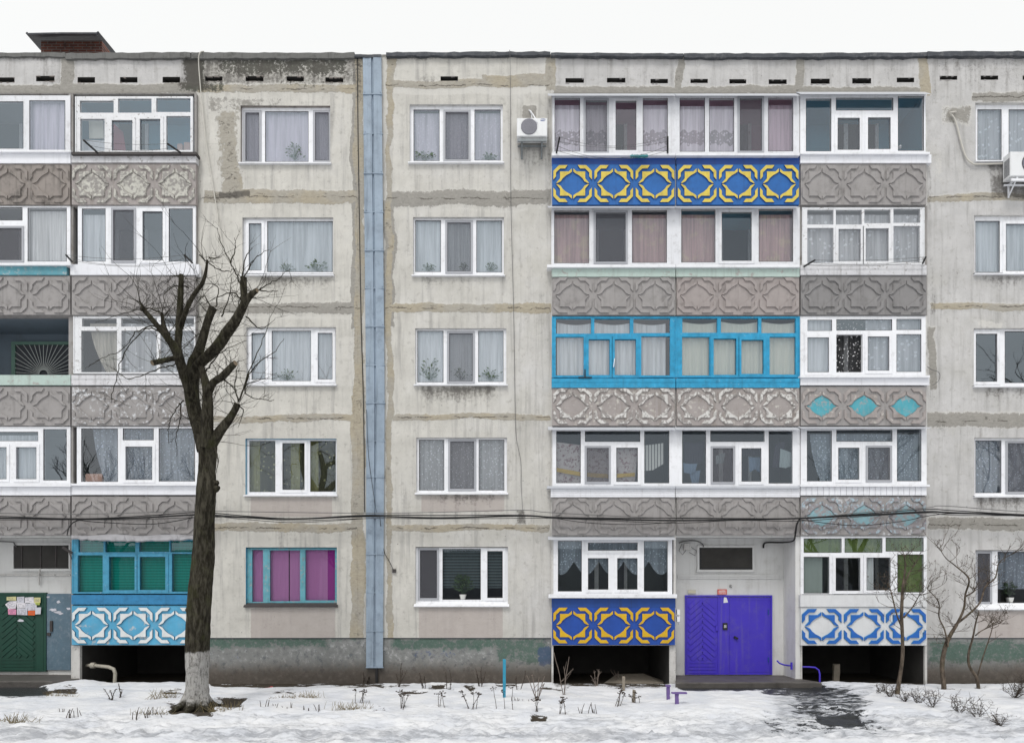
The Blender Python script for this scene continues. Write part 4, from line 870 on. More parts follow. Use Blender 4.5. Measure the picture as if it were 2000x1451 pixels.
for i, L in LOG.items():
    c, r = i[0], int(i[1]); x0, x1 = CX[c]; yt, yb = RB[r]; py0, py1 = PANEL_Y[r]
    inner = (x0+4.5, yt+(1 if r == 1 else 2), x1-4.5, yb-10)
    b = MB(); b.frame((x0, yt, x1, yb), [inner], -.05, .075, 1)
    dep = 1.15
    room_box(b, inner, -.05, dep, 0)
    shell = b.make('loggia', [MT[L['shell']], MT['strip' if c in 'KL' or i in ('N2', 'O2') else 'pier']], bld)
    if i == 'K3': shell.data.materials[1] = MT['conc']
    L['obj'] = shell
    if i == 'O5': py0, py1 = 1185, 1260
    panel(shell, x0, x1, py0, py1, L['panel'])
    f = L['fascia']
    xe0, xe1 = x0+.8-L['fx'][0], x1-.8+L['fx'][1]
    if i == 'K2': xe1 = 130
    b = MB()
    if f[2] == 'siding_h':
        for k in range(4):
            a = f[0] + (f[1]-f[0])*k/4; e = f[0] + (f[1]-f[0])*(k+1)/4
            b.pbox(xe0-2, a+.35, xe1+.6, e, .04, .19)
    elif f[2] == 'siding_v':
        n = 22
        for k in range(n): b.pbox(xe0+(xe1-xe0)*k/n+.35, f[0], xe0+(xe1-xe0)*(k+1)/n-.35, f[1], .04, .19)
    elif f[2] in ('bluewood', 'fascia_old'):
        m_ = f[0]+(f[1]-f[0])*.45
        b.pbox(xe0, f[0]+.3, xe1, m_-.3, .04, .185); b.pbox(xe0, m_+.2, xe1, f[1], .04, .18)
    else: b.pbox(xe0, f[0]+.3, xe1, f[1], .04, .18 if f[2] not in ('fascia_navy',) else .155)
    b.make('fascia', MT[f[2]], shell)
    if L['sill']:
        s = L['sill']; b = MB(); ex = 3 if c in 'MNO' else 1
        b.pbox(x0+.6-(ex+6 if c == 'M' and s[0] > 300 and r < 5 else (6 if i == 'M5' else 0)), s[0], x1-.6+(6 if c == 'O' else 0)+(3 if i == 'M5' else 0), s[1], .04, .25)
        b.make('sill', MT[s[2]], shell)
    if L['visor']:
        v = L['visor']; b = MB(); ex0, ex1 = (7 if c == 'M' else 0), (7 if c == 'O' else 0)
        zx0, zx1 = X(x0+.6-ex0, .3), X(x1-.6+ex1, .3)
        b.add([(zx0,-.06,Z(v[0],.06)),(zx1,-.06,Z(v[0],.06)),(zx1,-.32,Z(v[1]-.8,.32)),(zx0,-.32,Z(v[1]-.8,.32)),
               (zx0,-.06,Z(v[0],.06)-.03),(zx1,-.06,Z(v[0],.06)-.03),(zx1,-.32,Z(v[1],.32)),(zx0,-.32,Z(v[1],.32))],
              [(0,3,2,1),(4,5,6,7),(3,7,6,2),(0,4,7,3),(1,2,6,5)])
        b.make('visor', MT['visor'], shell)
    if i == 'K3': continue
    # window back wall with balcony door, seen through the glass
    bw = (x0+60, yt+30, x1-95, yb-14); dB = -.05-dep+.06
    b = MB(); m_ = bw[0]+(bw[2]-bw[0])*.32
    b.frame(bw, [(bw[0]+6, bw[1]+6, m_-4, bw[3]-5), (m_+4, bw[1]+6, bw[2]-6, bw[3]-45)], dB-.05, dB)
    b.make('balcony_door', MT['oldwhite' if r % 2 else 'pvc2'], shell)
    b = MB()
    for q in ((bw[0]+6, bw[1]+6, m_-4, bw[3]-5), (m_+4, bw[1]+6, bw[2]-6, bw[3]-45)):
        d = dB-.03; b.quad((X(q[0],d),-d,Z(q[3],d)),(X(q[2],d),-d,Z(q[3],d)),(X(q[2],d),-d,Z(q[1],d)),(X(q[0],d),-d,Z(q[1],d)))
    b.make('balcony_door_pane', MT['dark'], shell)
    if L['fr']:
        fr = L['fr']; df = .11
        b = MB(); b.frame(fr, [p[:4] for p in L['panes']], .03, df, back=True)
        if L['fm'] in ('bluewood', 'tealwood', 'oldwhite'):        # cover strips on the timber
            xs_ = sorted({round((p[0]+p[2])/2) for p in L['panes']})
            b.pbox(fr[0], fr[1], fr[0]+2.2, fr[3], df-.01, df+.012); b.pbox(fr[2]-2.2, fr[1], fr[2], fr[3], df-.01, df+.012)
            b.pbox(fr[0]+2.3, fr[3]-2, fr[2]-2.3, fr[3], df-.01, df+.014)
        frame = b.make('window_frame', MT[L['fm']], shell)
        glaze(shell, L['panes'], df, L['gl'], MT[L['fm']])
        if L['fm'] in ('pvc', 'pvc2'): gaskets(shell, L['panes'], df)
    for k, q in enumerate(L['curt']):
        kw = {}
        if i == 'M5': kw = dict(hem='scallop')
        if i == 'L3' and k == 0: kw = dict(sweep=.6)
        if i == 'L4': kw = dict(sweep=.12)
        if i == 'M3': kw = dict(top='droop')
        if i == 'N3': kw = dict(top='droop')
        if i == 'O4': kw = dict(sweep=.10)
        curtain(q[0], q[1], q[2], q[3], -.02 if q[4] not in ('greenfilm',) else .035, q[4], clabel(q[5], q[4], i), **kw)

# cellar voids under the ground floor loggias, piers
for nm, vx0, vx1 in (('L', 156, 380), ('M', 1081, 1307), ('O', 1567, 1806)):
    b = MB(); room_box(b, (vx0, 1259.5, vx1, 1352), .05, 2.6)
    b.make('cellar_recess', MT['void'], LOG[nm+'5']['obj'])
for nm, a, e in (('L', 138.8, 156), ('L', 380, 384), ('M', 1077, 1081), ('M', 1307, 1320), ('O', 1562.7, 1567), ('O', 1806, 1811)):
    b = MB(); b.pbox(a+.2, 1260.3, e-.2, 1352, .0, .06 if nm != 'L' or a > 200 else .09); b.make('pier', MT['pier'], LOG[nm+'5']['obj'])
# ------------------------------------------------------------------ entrances
def entrance(x0, x1, door_y, name):
    b = MB(); room_box(b, (x0, 1047, x1, 1345), .06, .75); b.pbox(x0, 1045.8, x1, 1049, .0, .07)
    if x1 > 1000: b.pbox(x1+.1, 1047, 1562.4, 1350, -.69, .065)
    e = b.make('entrance_recess', MT['entry'], bld)
    return e
eK = entrance(-105, 138.5, 1158, 'K'); eN = entrance(1320.3, 1553.5, 1163, 'N')
dE = -.675
def pboxE(b, x0, y0, x1, y1, t0, t1, mi=0): b.pbox(x0, y0, x1, y1, dE+t0, dE+t1, mi)
def sheetE(pts, t, th=.004):
    b = MB(); b.poly([(X(p[0], dE+t), Z(p[1], dE+t)) for p in pts], -(dE+t)+th, -(dE+t)-.001, 0); return b
# openings above the doors
b = MB(); b.frame((1362,1065,1474,1116), [(1366,1069,1470,1112)], dE-.02, dE+.03); pboxE(b, 1361,1112.5,1475,1117, -.01, .05); trN = b.make('stair_window', MT['entry'], eN)
b = MB(); pboxE(b, 1366,1069,1470,1112, -.02, .004); b.make('opening', MT['void'], trN)
b = MB(); pboxE(b, 1366,1069,1370,1112, .005, .02); pboxE(b, 1370.2,1108,1470,1111.5, .005, .02); b.make('frame_bar', MT['black'], trN)
b = MB(); b.frame((22,1060,137,1114), [(26,1064.5,134,1110)], dE-.02, dE+.03); pboxE(b, 20,1110.5,138,1115, -.01, .06); trK = b.make('stair_window', MT['entry'], eK)
b = MB(); pboxE(b, 26,1064.5,134,1110, -.02, .004); b.make('opening', MT['void'], trK)
for px in (42, 79, 109):
    b = MB(); pboxE(b, px-1.2,1064.5,px+1.2,1110, .005, .02); b.make('bar', MT['iron'], trK)
# ledge lines
b = MB(); pboxE(b, 1324,1122,1528,1126, -.01, .02); pboxE(b, 1324,1126.3,1528,1130, -.01, .012); b.make('ledge', MT['entry'], eN)
b = MB(); pboxE(b, -60,1121,137,1124, -.01, .03); b.make('ledge', MT['pier'], eK)

def chevron_leaf(name, x0, y0, x1, y1, mat, parent, lower=3):
    """door leaf with raised chevron strips over horizontal ones"""
    b = MB(); pboxE(b, x0, y0, x1, y1, -.02, .03)
    cx = (x0+x1)/2; hw = (x1-x0)/2-4; yb_ = y1-28
    k = 0
    y = y0 + 8
    while y < yb_ + hw*.85:
        for sg in (-1, 1):
            a = [0.0, y]; e = [hw, y+hw*.85]
            if e[1] > yb_: e = [(yb_-y)/.85, yb_]
            if a[1] < y0+6: pass
            if e[0] > 3: b.bar(P(cx+sg*(a[0]+1), a[1]+.85, dE+.034), P(cx+sg*e[0], e[1], dE+.034), .100, .024)
        y += 12
        if y > yb_-4: break
    for q in range(lower+1):
        yy = yb_+3+q*6.5; pboxE(b, x0+4, yy, x1-4, yy+4, .03, .042)
    y = y0 - hw*.85 + 8
    while y < y0+2:                                     # strips that run out at the top edge
        for sg in (-1, 1):
            t0 = (y0+5-y)/.85
            if t0 < hw-4: b.bar(P(cx+sg*t0, y0+5, dE+.034), P(cx+sg*hw, y+hw*.85, dE+.034), .100, .024)
        y += 12
    return b.make(name, mat, parent)
V = MT['violet']
b = MB(); b.frame((1338.5,1162,1508.5,1317), [(1341,1165,1505,1316)], dE-.02, dE+.05); doorN = b.make('entrance_door', V, eN)
chevron_leaf('door_leaf', 1341.5, 1166, 1402, 1316, V, doorN)
b = MB(); pboxE(b, 1402.3,1166,1424,1316.5, -.02, .045); pboxE(b, 1424.3,1166,1505,1316.5, -.02, .03)
for (a_, b_, c_, d_) in ((1426,1169,1428,1312), (1502,1169,1504,1312), (1428.2,1169,1501.8,1171), (1428.2,1310,1501.8,1312)): pboxE(b, a_, b_, c_, d_, .03, .036)
b.make('door_leaf', V, doorN)
b = MB(); pboxE(b, 1412,1216,1421,1229.5, .045, .07); lock = b.make('keypad_lock', MT['black'], doorN)
b = MB()
for q in range(3):
    for z_ in range(3): pboxE(b, 1414.4+q*1.6, 1220+z_*2, 1415.5+q*1.6, 1221.3+z_*2, .0702, .073)
b.make('key', MT['sill_white'], doorN)
b = MB(); b.bar(P(1434,1243,dE+.06), P(1441,1247,dE+.06), .05, .04); b.make('handle', MT['black'], doorN)
b = MB(); pboxE(b, 1398,1222,1402,1231, .045, .07); b.make('handle', V, doorN)
for yy in (1190, 1283):
    b = MB(); pboxE(b, 1500,yy,1502,yy+10, .031, .05); b.make('hinge', MT['fascia_navy'], doorN)
b = sheetE([(1414,1166),(1419,1166.5),(1422,1176),(1413,1177)], .05, .012); tag(b.make('paper_tag', MT['pvc2']), 'torn white paper tag stuck on the violet door post', 'notice', 'papers and small signs by the doors')
SIGNRED = paint('red_sign', (.62,.09,.06), .5, .05, 3, da=.1, bump=0); SIGNW = paint('white_lettering', (.8,.78,.76), .5, .03, 3, da=.05, bump=0)
b = sheetE([(1401.5,1150.5),(1419.5,1150.5),(1419.5,1160.7),(1401.5,1160.7)], .02, .012); sg_ = b.make('house_sign', SIGNRED)
tag(sg_, 'small red sign with white writing over the violet door', 'sign', 'papers and small signs by the doors')
b = MB()
rr = random.Random(5)
for row, (ya, yb_) in enumerate(((1152.3,1154.6),(1155.8,1157.4),(1158.4,1159.6))):
    px = 1403.5
    while px < 1417.5:
        w_ = rr.uniform(.6, 1.5); pboxE(b, px, ya+rr.uniform(0,.4), px+w_, yb_, .0212, .0232); px += w_+.45
b.make('lettering', SIGNW, sg_)
b = sheetE([(1344,1152),(1359,1152),(1359,1158.5),(1344,1158.5)], .02, .01); tag(b.make('faded_sign', paint('faded_cream', (.55,.52,.40), .7, .1, 6, da=.2, bump=0)), 'faded cream plate above the chevron leaf of the violet door', 'sign', 'papers and small signs by the doors')
# ringed scribble on the plaster over the sign
b = MB(); c0 = P(1427,1144.5,dE+.024)
b.tube([c0+Vector((math.cos(a)*.035, 0, math.sin(a)*.035)) for a in np.linspace(0, 6.1, 16)], .004, 4)
b.tube([c0+Vector((-.012,0,.022)), c0+Vector((-.012,0,-.02))], .004, 4); b.tube([c0+Vector((-.012,0,.02)), c0+Vector((.012,0,.012)), c0+Vector((-.01,0,0)), c0+Vector((.016,0,-.022)), c0+Vector((.035,0,-.05))], .004, 4)
tag(b.make('wall_scribble', MT['cable']), 'black ringed letter drawn on the plaster above the red sign', 'graffiti')

# green entrance
GD = MT['green_door']
b = MB(); b.frame((-60,1157,90,1311), [(-56,1161,85,1310)], dE-.02, dE+.05); doorK = b.make('entrance_door', GD, eK)
chevron_leaf('door_leaf', -2, 1161, 70, 1310, GD, doorK)
b = MB(); pboxE(b, 70.3,1161,84.5,1310, -.02, .04); pboxE(b, -56,1161,-2.5,1310, -.02, .03); b.make('door_leaf', GD, doorK)
b = MB(); pboxE(b, 91,1159,138,1308, -.02, .03); st_ = b.make('steel_door', MT['steel_door'], eK)
b = MB(); pboxE(b, 97,1212,102,1233, .03, .06); pboxE(b, 91.5,1235,98,1241, .03, .06); b.make('handle', MT['iron'], st_)
pc = lambda n, c: paint(n, c, .8, .06, 6, da=.12, bump=0)
PAP = [pc('paper_white', (.72,.70,.74)), pc('paper_grey', (.60,.60,.66)), pc('paper_pink', (.72,.28,.44)), pc('paper_orange', (.72,.13,.03)), pc('paper_yellow', (.62,.58,.30)), pc('paper_lime', (.45,.52,.10))]
INK = pc('print_ink', (.12,.12,.16))
PAPERS = [(12.5,1165,31.5,1172.5,4,'cream paper strip at the upper corner of the green door cluster'),
          (33.5,1165,47,1177,1,'white slip with printed lines beside the cream paper strip'),
          (48,1166,66,1177,0,'wide white slip at the top of the green door cluster'),
          (12,1173,33,1189,0,'large tilted white sheet with a pointed corner on the green door'),
          (33,1177.5,50,1187,0,'plain white sheet in the middle of the green door cluster'),
          (50,1177.5,58,1192,1,'narrow tall grey sheet beside the colourful print'),
          (58,1177,72,1191,1,'colourful violet and blue printed sheet on the green door'),
          (67,1167,79,1177,4,'ragged cream scrap at the outer edge of the green door cluster'),
          (69,1176,78,1181.5,5,'lime green scrap under the ragged cream scrap'),
          (15.5,1189,32,1200,2,'pink sheet with white heading on the green door'),
          (33,1188,53,1200.5,1,'white sheet with a small picture beside the pink sheet'),
          (55,1192,68,1201,3,'bright orange sheet on the green door'),
          (69,1186,80,1199,1,'torn striped white scrap beside the orange sheet')]
for k, (x0, y0, x1, y1, m, lb) in enumerate(PAPERS):
    r = random.Random(k); j = lambda: r.uniform(-.7, .7)
    pts = [(x0+j(),y0+j()),(x1+j(),y0+j()),(x1+j(),y1+j()),(x0+j(),y1+j())]
    if k == 3: pts = [(18,1174),(33,1173),(31,1188),(17,1189),(10,1180)]
    t_ = .056 + .0026*k
    b = sheetE(pts, t_, .0022)
    o = b.make('paper_notice', PAP[m]); tag(o, lb, 'notice', 'papers and small signs by the doors')
    b = MB(); yy = y0+2.2
    while yy < y1-1.5:
        xx = x0+2.2
        while xx < x1-3:
            w_ = r.uniform(.8, 3.2)
            if r.random() < .72: pboxE(b, xx, yy, min(xx+w_, x1-2), yy+.55, t_+.0004, t_+.0018)
            xx += w_+.6
        yy += r.choice((1.5, 2.1))
    if b.v and k != 12: b.make('print_lines', INK, o)
for k, (x0, y0, x1, y1, lb) in enumerate(((33,1207,48,1214,'white torn paper leftover below the notice cluster on the green door'),(96,1187,124,1202,'broad white scraped glue patch on the grey steel door'),
        (110,1170,119,1179,'small white scrap near the top of the grey steel door'),(129,1184,138,1191,'white scrap at the outer edge of the grey steel door'),(88.5,1163.5,98,1166.5,'thin white strip at the top edge of the grey steel door'))):
    r = random.Random(30+k); b = MB()
    n = 12; cx, cy = (x0+x1)/2, (y0+y1)/2
    for q in range(7 if k == 1 else 2):
        ox, oy = (r.uniform(-.3,.3)*(x1-x0), r.uniform(-.35,.35)*(y1-y0)) if k == 1 else (0, q*1.5)
        f_ = .28 if k == 1 else .5
        pts = [(cx+ox+math.cos(a)*(x1-x0)*f_*r.uniform(.45,1.1), cy+oy+math.sin(a)*(y1-y0)*f_*.6*r.uniform(.4,1.1)) for a in np.linspace(0, 6.28, n, endpoint=False)]
        t_ = (.033 if k else .05) + .002*q
        b.poly([(X(p[0], dE+t_), Z(p[1], dE+t_)) for p in pts], -(dE+t_)+.0015, -(dE+t_)-.0003, 0)
    tag(b.make('paper_scrap', PAP[1]), lb, 'paper scrap', 'papers and small signs by the doors')

# entrance platforms
def platform(name, pts, ztop, label):
    r = random.Random(3); b = MB(); q = []
    for i in range(len(pts)):
        a, e = Vector(pts[i]), Vector(pts[(i+1) % len(pts)]); n = max(1, int((e-a).length/.12))
        for k in range(n):
            p = a.lerp(e, k/n); q.append((p.x+r.uniform(-.012,.012), p.y+r.uniform(-.012,.012)))
    n = len(q)
    vs = [(x, y, -.12) for x, y in q] + [(x+r.uniform(-.006,.006), y, ztop-.02+r.uniform(-.006,.004)) for x, y in q]
    cxm, cym = sum(p[0] for p in q)/n, sum(p[1] for p in q)/n
    vs += [(x+(cxm-x)*.012, y+(cym-y)*.03, ztop+r.uniform(-.004,.004)) for x, y in q]
    b.add(vs, [(i, (i+1) % n, n+(i+1) % n, n+i) for i in range(n)] + [(n+i, n+(i+1) % n, 2*n+(i+1) % n, 2*n+i) for i in range(n)] + [tuple(range(2*n, 3*n))])
    o = b.make(name, MT['slab']); return tag(o, label, 'doorstep')
platform('entrance_platform', [(X(1322,-.6),.69),(X(1319,.75),-.75),(X(1604,.65),-.68),(X(1560,-.1),-.02),(X(1553,-.69),.69)], .135, 'worn wet concrete platform in front of the violet door')
platform('entrance_platform', [(-15,.69),(-15,-.62),(X(100,.6),-.6),(X(156,.1),-.1),(X(138,-.69),.69)], .15, 'worn concrete platform in front of the green door')

# ------------------------------------------------------------------ open loggia on the third floor: window with sunburst grille
sh = LOG['K3']['obj']
b = MB(); dK = -1.11
b.frame((22,667,150,735), [(29,673,148,735)], dK-.03, dK+.05); gw = b.make('grille_window_frame', MT['green_frame'], sh)
b = MB(); b.pbox(29,673,148,735, dK-.03, dK+.005); b.make('grille_window_pane', MT['dark'], sh)
b = MB(); c0 = P(85, 731, dK+.04)
for k in range(21):
    a = math.radians(4 + k*172/20); L_ = min(59/max(.05, abs(math.cos(a))), 58/max(.05, abs(math.sin(a)))) if True else 60
    a0 = P(85+9*math.cos(a), 731-9*math.sin(a), dK+.04); a1 = P(85+L_*math.cos(a), 731-L_*math.sin(a), dK+.04)
    b.tube([a0, a1], .008, 5)
b.tube([P(85+9*math.cos(a), 731-9*math.sin(a), dK+.04) for a in np.linspace(0, math.pi, 12)], .01, 5)
b.make('sunburst_grille', MT['grille'], sh)

# ------------------------------------------------------------------ sheet metal cover over the joint
def cover():
    ys = [108,183.5,261,338.5,414,489,563,637.5,713,787,861,931,1011,1082,1157,1232,1303]
    root = None
    for k in range(len(ys)-1):
        ya, yb_ = ys[k], ys[k+1]
        def xs(y):
            u = (y-108)/(1303-108); l = 708.5 + 6.5*min(1, u*1.8); return l, l + 36.5 - 4*max(0, u-.55)*2
        r = random.Random(k)
        (l0, r0), (l1, r1) = xs(ya), xs(yb_)
        off = .006 if k % 2 else .012
        b = MB()
        def prof(l, rr, y):
            m = l + (rr-l)*.50
            d0 = .055 + off
            return [P(l, y, .0), P(l+.2, y, d0), P(m-2.2, y, d0+.012+.004*r.random()), P(m-.9, y, d0-.022), P(m+.9, y, d0-.022), P(m+2.2, y, d0+.016), P(rr-.2, y, d0+.004*r.random()), P(rr, y, .0)]
        A, B = prof(l0, r0, ya), prof(l1, r1, yb_+1.2)
        b.add(A+B, [(i, 8+i, 9+i, i+1) for i in range(7)])
        b.pbox(l1-.6, yb_-.9, r1+.6, yb_+.9, .02, .055+off+.020)         # folded seam
        for q in (3, (r1-l1)-3): b.pbox(l1+q-.6, yb_-4.5, l1+q+.6, yb_-3.3, .05, .055+off+.022)
        o = b.make('joint_cover_sheet', MT['cover'], bld)
    b = MB(); b.pbox(733, 1303, 737.5, 1332, -.01, .06); b.make('joint_foot', MT['black'], bld)
cover()

# ------------------------------------------------------------------ roof vent stack
b = MB(); b.box(X(80,-2.2), X(199,-2.2), 2.2, 4.0, Z(150,-2.2), Z(80,-2.2)); vs_ = b.make('roof_vent_stack', MT['brick'], bld)
b = MB()
x0, x1 = X(52,-1.5), X(190,-1.5); zt = Z(65,-1.5)
lo0, lo1 = X(78,-1.9), X(222,-1.9)
# tilted sheet canopy with a fold along the middle
A = [(x0, 1.5, zt), (X(118,-1.5), 1.5, zt+.02), (X(190,-1.5), 1.5, zt+.02)]
Bk = [(X(78,-4.5), 4.5, Z(94,-4.5)), (X(132,-4.5), 4.5, Z(90,-4.5)), (X(214,-4.5), 4.5, Z(94,-4.5))]
for i in range(2):
    a, c, d, e = A[i], A[i+1], Bk[i+1], Bk[i]
    b.add([a, c, d, e] + [(p[0], p[1], p[2]-.04) for p in (a, c, d, e)], [(0,1,2,3),(7,6,5,4),(0,4,5,1),(1,5,6,2),(2,6,7,3),(3,7,4,0)])
b.bar(P(79,96,-4.4), P(53,66,-1.52), .06, .05); b.bar(P(222,104,-4.4), P(190,66,-1.52), .12, .06)
b.make('vent_canopy', MT['coping'], bld)

# ------------------------------------------------------------------ air conditioners
def air_con(x0, y0, x1, y1, label, side=False):
    dm = .34; cx = (x0+x1)/2
    root = empty('air_conditioner', P(cx, y1, .2)); tag(root, label, 'air conditioner', 'air conditioners on the facade')
    M_ = MB()
    fx0, fx1, fz0, fz1 = X(x0, dm), X(x1, dm), Z(y1, dm), Z(y0, dm)
    wdt, hgt = fx1-fx0, fz1-fz0; base = root.location
    def W(b): b.v = [(v[0]-base.x, v[1]-base.y, v[2]-base.z) for v in b.v]; return b
    b = MB(); e = .015
    b.box(fx0, fx1, -dm+e, -.08, fz0, fz1)
    b.add([(fx0,-dm+e,fz0),(fx1,-dm+e,fz0),(fx1,-dm+e,fz1),(fx0,-dm+e,fz1),(fx0+e,-dm,fz0+e),(fx1-e,-dm,fz0+e),(fx1-e,-dm,fz1-e),(fx0+e,-dm,fz1-e)], [(0,1,5,4),(1,2,6,5),(2,3,7,6),(3,0,4,7),(4,5,6,7)])
    W(b).make('casing', MT['ac'], root)
    gx, gz, gr = fx0+wdt*.40, fz0+hgt*.52, hgt*.44
    if side: gx = fx0+wdt*.52
    b = MB(); n = 28
    ring = [(gx+gr*math.cos(a)*(1.0 if not side else 1.05), gz+gr*math.sin(a)) for a in np.linspace(0, 6.2832, n, endpoint=False)]
    b.poly(ring, -dm+.004, -dm-.006, .004); W(b).make('fan_grille', MT['acgrille'], root)
    b = MB(); 
    for k in range(-10, 11):
        xx = k/10.5*gr; hh = math.sqrt(max(0, gr*gr-xx*xx))*.97
        b.box(gx+xx-.006, gx+xx+.006, -dm-.016, -dm-.008, gz-hh, gz+hh)
    W(b).make('grille_bars', MT['acrib'], root)
    if not side:
        b = MB(); lx, lz = fx0+wdt*.855, fz0+hgt*.88; a, c = wdt*.085, hgt*.036
        up = [(lx+a*math.cos(q), lz+c*math.sin(q)+.012) for q in np.linspace(-.35, 2.7, 12)] + [(lx-a*.9, lz+.018), (lx+a*.6, lz+.010)]
        dn = [(lx-a*math.cos(q), lz-c*math.sin(q)-.012) for q in np.linspace(-.35, 2.7, 12)] + [(lx+a*.9, lz-.018), (lx-a*.6, lz-.010)]
        b.poly(up, -dm+.001, -dm-.004, 0); b.poly(dn, -dm+.001, -dm-.004, 0); W(b).make('swoosh_mark', MT['fascia_navy'], root)
    else:
        b = MB()
        for k in range(16): b.box(fx0-.006, fx0+.002, -dm+.04, -.12, fz0+.06+k*.022*hgt/.5, fz0+.068+k*.022*hgt/.5)
        W(b).make('side_louvres', MT['acgrille'], root)
    b = MB()
    for q in (.17, .83):
        bx = fx0+wdt*q
        b.box(bx-.018, bx+.018, -dm+.02, -.015, fz0-.055, fz0-.012); b.box(bx-.02, bx+.02, -.03, .0, fz0-.36, fz0-.056)
        b.bar((bx, -dm+.06, fz0-.06), (bx, -.03, fz0-.32), .025, .025)
    b.box(fx0+.02, fx1-.02, -dm+.0, -dm+.03, fz0-.12, fz0-.06); b.box(fx0+.02, fx1-.02, -.1, -.07, fz0-.10, fz0-.06)
    W(b).make('bracket', MT['galv'] if not side else MT['sill_white'], root)
    if not side:
        b = MB(); b.tube([P(1033,216,.0), P(1036,217,.1), P(1041,224,.2), P(1048,236,.36), P(1049,240,.35)], .016, 6); b.tube([P(1034,217,0), P(1038,222,.1), P(1039,231,.12)], .014, 6)
        W(b).make('pipe', MT['sill_white'], root)
air_con(1009.5, 230.5, 1069, 266.5, 'white air conditioner on brackets between two top floor windows')
air_con(1974, 296, 2058, 344, 'white air conditioner under the flowered lace window beyond the loggias', True)

# ------------------------------------------------------------------ cables and hoses
def cable(pts, rad, mat, label, cat='cable', name='cable', d=None, sub=6, n=5, grp=None):
    P3 = [P(p[0], p[1], p[2] if len(p) > 2 else d) for p in pts]
    out = []
    for i in range(len(P3)-1):
        p0, p1, p2, p3 = P3[max(i-1,0)], P3[i], P3[i+1], P3[min(i+2,len(P3)-1)]
        for k in range(sub):
            t = k/sub
            out.append(.5*((2*p1)+(-p0+p2)*t+(2*p0-5*p1+4*p2-p3)*t*t+(-p0+3*p1-3*p2+p3)*t**3))
    out.append(P3[-1])
    b = MB(); b.tube(out, rad, n)
    return tag(b.make(name, mat), label, cat, grp)
BUN = [(-300,1008),(-40,1011),(140,1013),(250,1012),(380,1005),(420,1006),(480,1010),(580,1013),(720,1008),(860,1011),(1020,1007),(1080,1010),(1200,1014),(1320,1016),(1440,1015),(1560,1012),(1700,1005),(1812,999),(1860,1001),(2040,1006),(2320,1008)]
CG = 'overhead cables along the facade'
cable(BUN, .022, MT['cable'], 'thickest black cable of the bundle strung across the whole facade', d=.30, grp=CG)
cable([(x, y-2.6+2.2*math.sin(x*.013)) for x, y in BUN], .013, MT['cable'], 'second black cable twisted along the top of the thick bundle', d=.32, grp=CG)
cable([(x, y+3.4+2.4*math.sin(x*.02+1)) for x, y in BUN], .009, MT['cable'], 'thin black cable hugging the underside of the thick bundle', d=.33, grp=CG)
cable([(-300,997),(-40,1001),(140,1004),(380,998),(480,999),(720,1002),(860,1000),(1020,996),(1080,1001),(1320,1012),(1560,1011),(1700,999),(1812,991),(1850,988),(2040,1001),(2320,1003)], .009, MT['cable_g'], 'thin grey cable sagging just above the black bundle', d=.28, grp=CG)
cable([(140,1014),(200,1020),(300,1023),(380,1010)], .011, MT['cable'], 'black cable drooping below the bundle on the loggia behind the tree', d=.3, grp=CG)
cable([(420,1008),(480,1014),(580,1020),(720,1012)], .008, MT['cable'], 'thin slack wire under the bundle below the second floor tree-side window', d=.27, grp=CG)
cable([(1080,1011),(1150,1021),(1240,1024),(1320,1019)], .008, MT['cable'], 'thin slack wire on the loggia panel above the deep blue one', d=.27, grp=CG)
cable([(1560,1014),(1620,1022),(1680,1026),(1760,1018),(1850,1003),(2000,1008)], .010, MT['cable'], 'slack black cable drooping in front of the faded turquoise lozenges', d=.3, grp=CG)
cable([(1562,1013),(1556,1025),(1553,1045,.14),(1549,1056,.12),(1530,1059,-.3),(1500,1059,-.6),(1492,1062,-.63),(1491,1070,-.64)], .022, MT['cable'], 'thick black cable bending down to the violet door recess', d=.28, grp=CG)
cable([(131,1045),(135,1030),(145,1019),(165,1013)], .014, MT['cable'], 'short black cable curving off the bundle at the cut-off loggia', d=.25, grp=CG)
cable([(1326,1060),(1340,1056),(1360,1056),(1372,1062),(1374,1068)], .016, MT['cable_g'], 'grey cable loop beside the opening over the violet door', d=-.63, grp=CG)
b = MB(); pboxE(b, 1336,1061,1350,1074, .0, .06); jb = b.make('junction_box', MT['pier']); tag(jb, 'small plaster-grey junction box beside the opening over the violet door', 'junction box')
b = MB(); b.tube([P(1332,1062,dE+.05), P(1326,1075,dE+.05), P(1333,1083,dE+.05), P(1340,1074,dE+.06)], .007, 4); b.tube([P(1350,1068,dE+.05), P(1360,1075,dE+.05), P(1358,1085,dE+.05), P(1346,1078,dE+.06)], .007, 4); b.make('wire_loop', MT['cable'], jb)
cable([(-40,1056),(20,1058),(28,1062),(32,1068)], .014, MT['cable_g'], 'grey wires over the opening above the green door', d=-.62, grp=CG)
cable([(79,1110,-.63),(77,1118,-.6),(76,1130,-.62),(77,1142,-.64)], .022, MT['pier'], 'short grey pipe stub hanging over the green door', 'pipe', 'pipe_stub')
cable([(398,101,.0),(392,102,.12),(389,108,.13),(388,116,.10),(389,140,.08),(396,220,.06),(404,290,.06),(414,350,.06),(425,420,.06),(435,480,.06)], .014, MT['cable_w'], 'off-white cable hanging from the roof beside the top floor loggia', d=.06)
cable([(995,100,.12),(996,108,.11),(997,200,.03),(998,400,.03),(1003,600,.03),(1006,780,.03),(1008,850,.03),(1017,900,.03),(1018,950,.03),(1021,1000,.2)], .0065, MT['cable_g'], 'thin grey wire running down the wall past the air conditioner')
cable([(698,110),(699,250),(702,440),(705,620),(710,800),(712,1000)], .010, MT['cable'], 'thin dark wire running straight down beside the blue metal strip', d=.03)
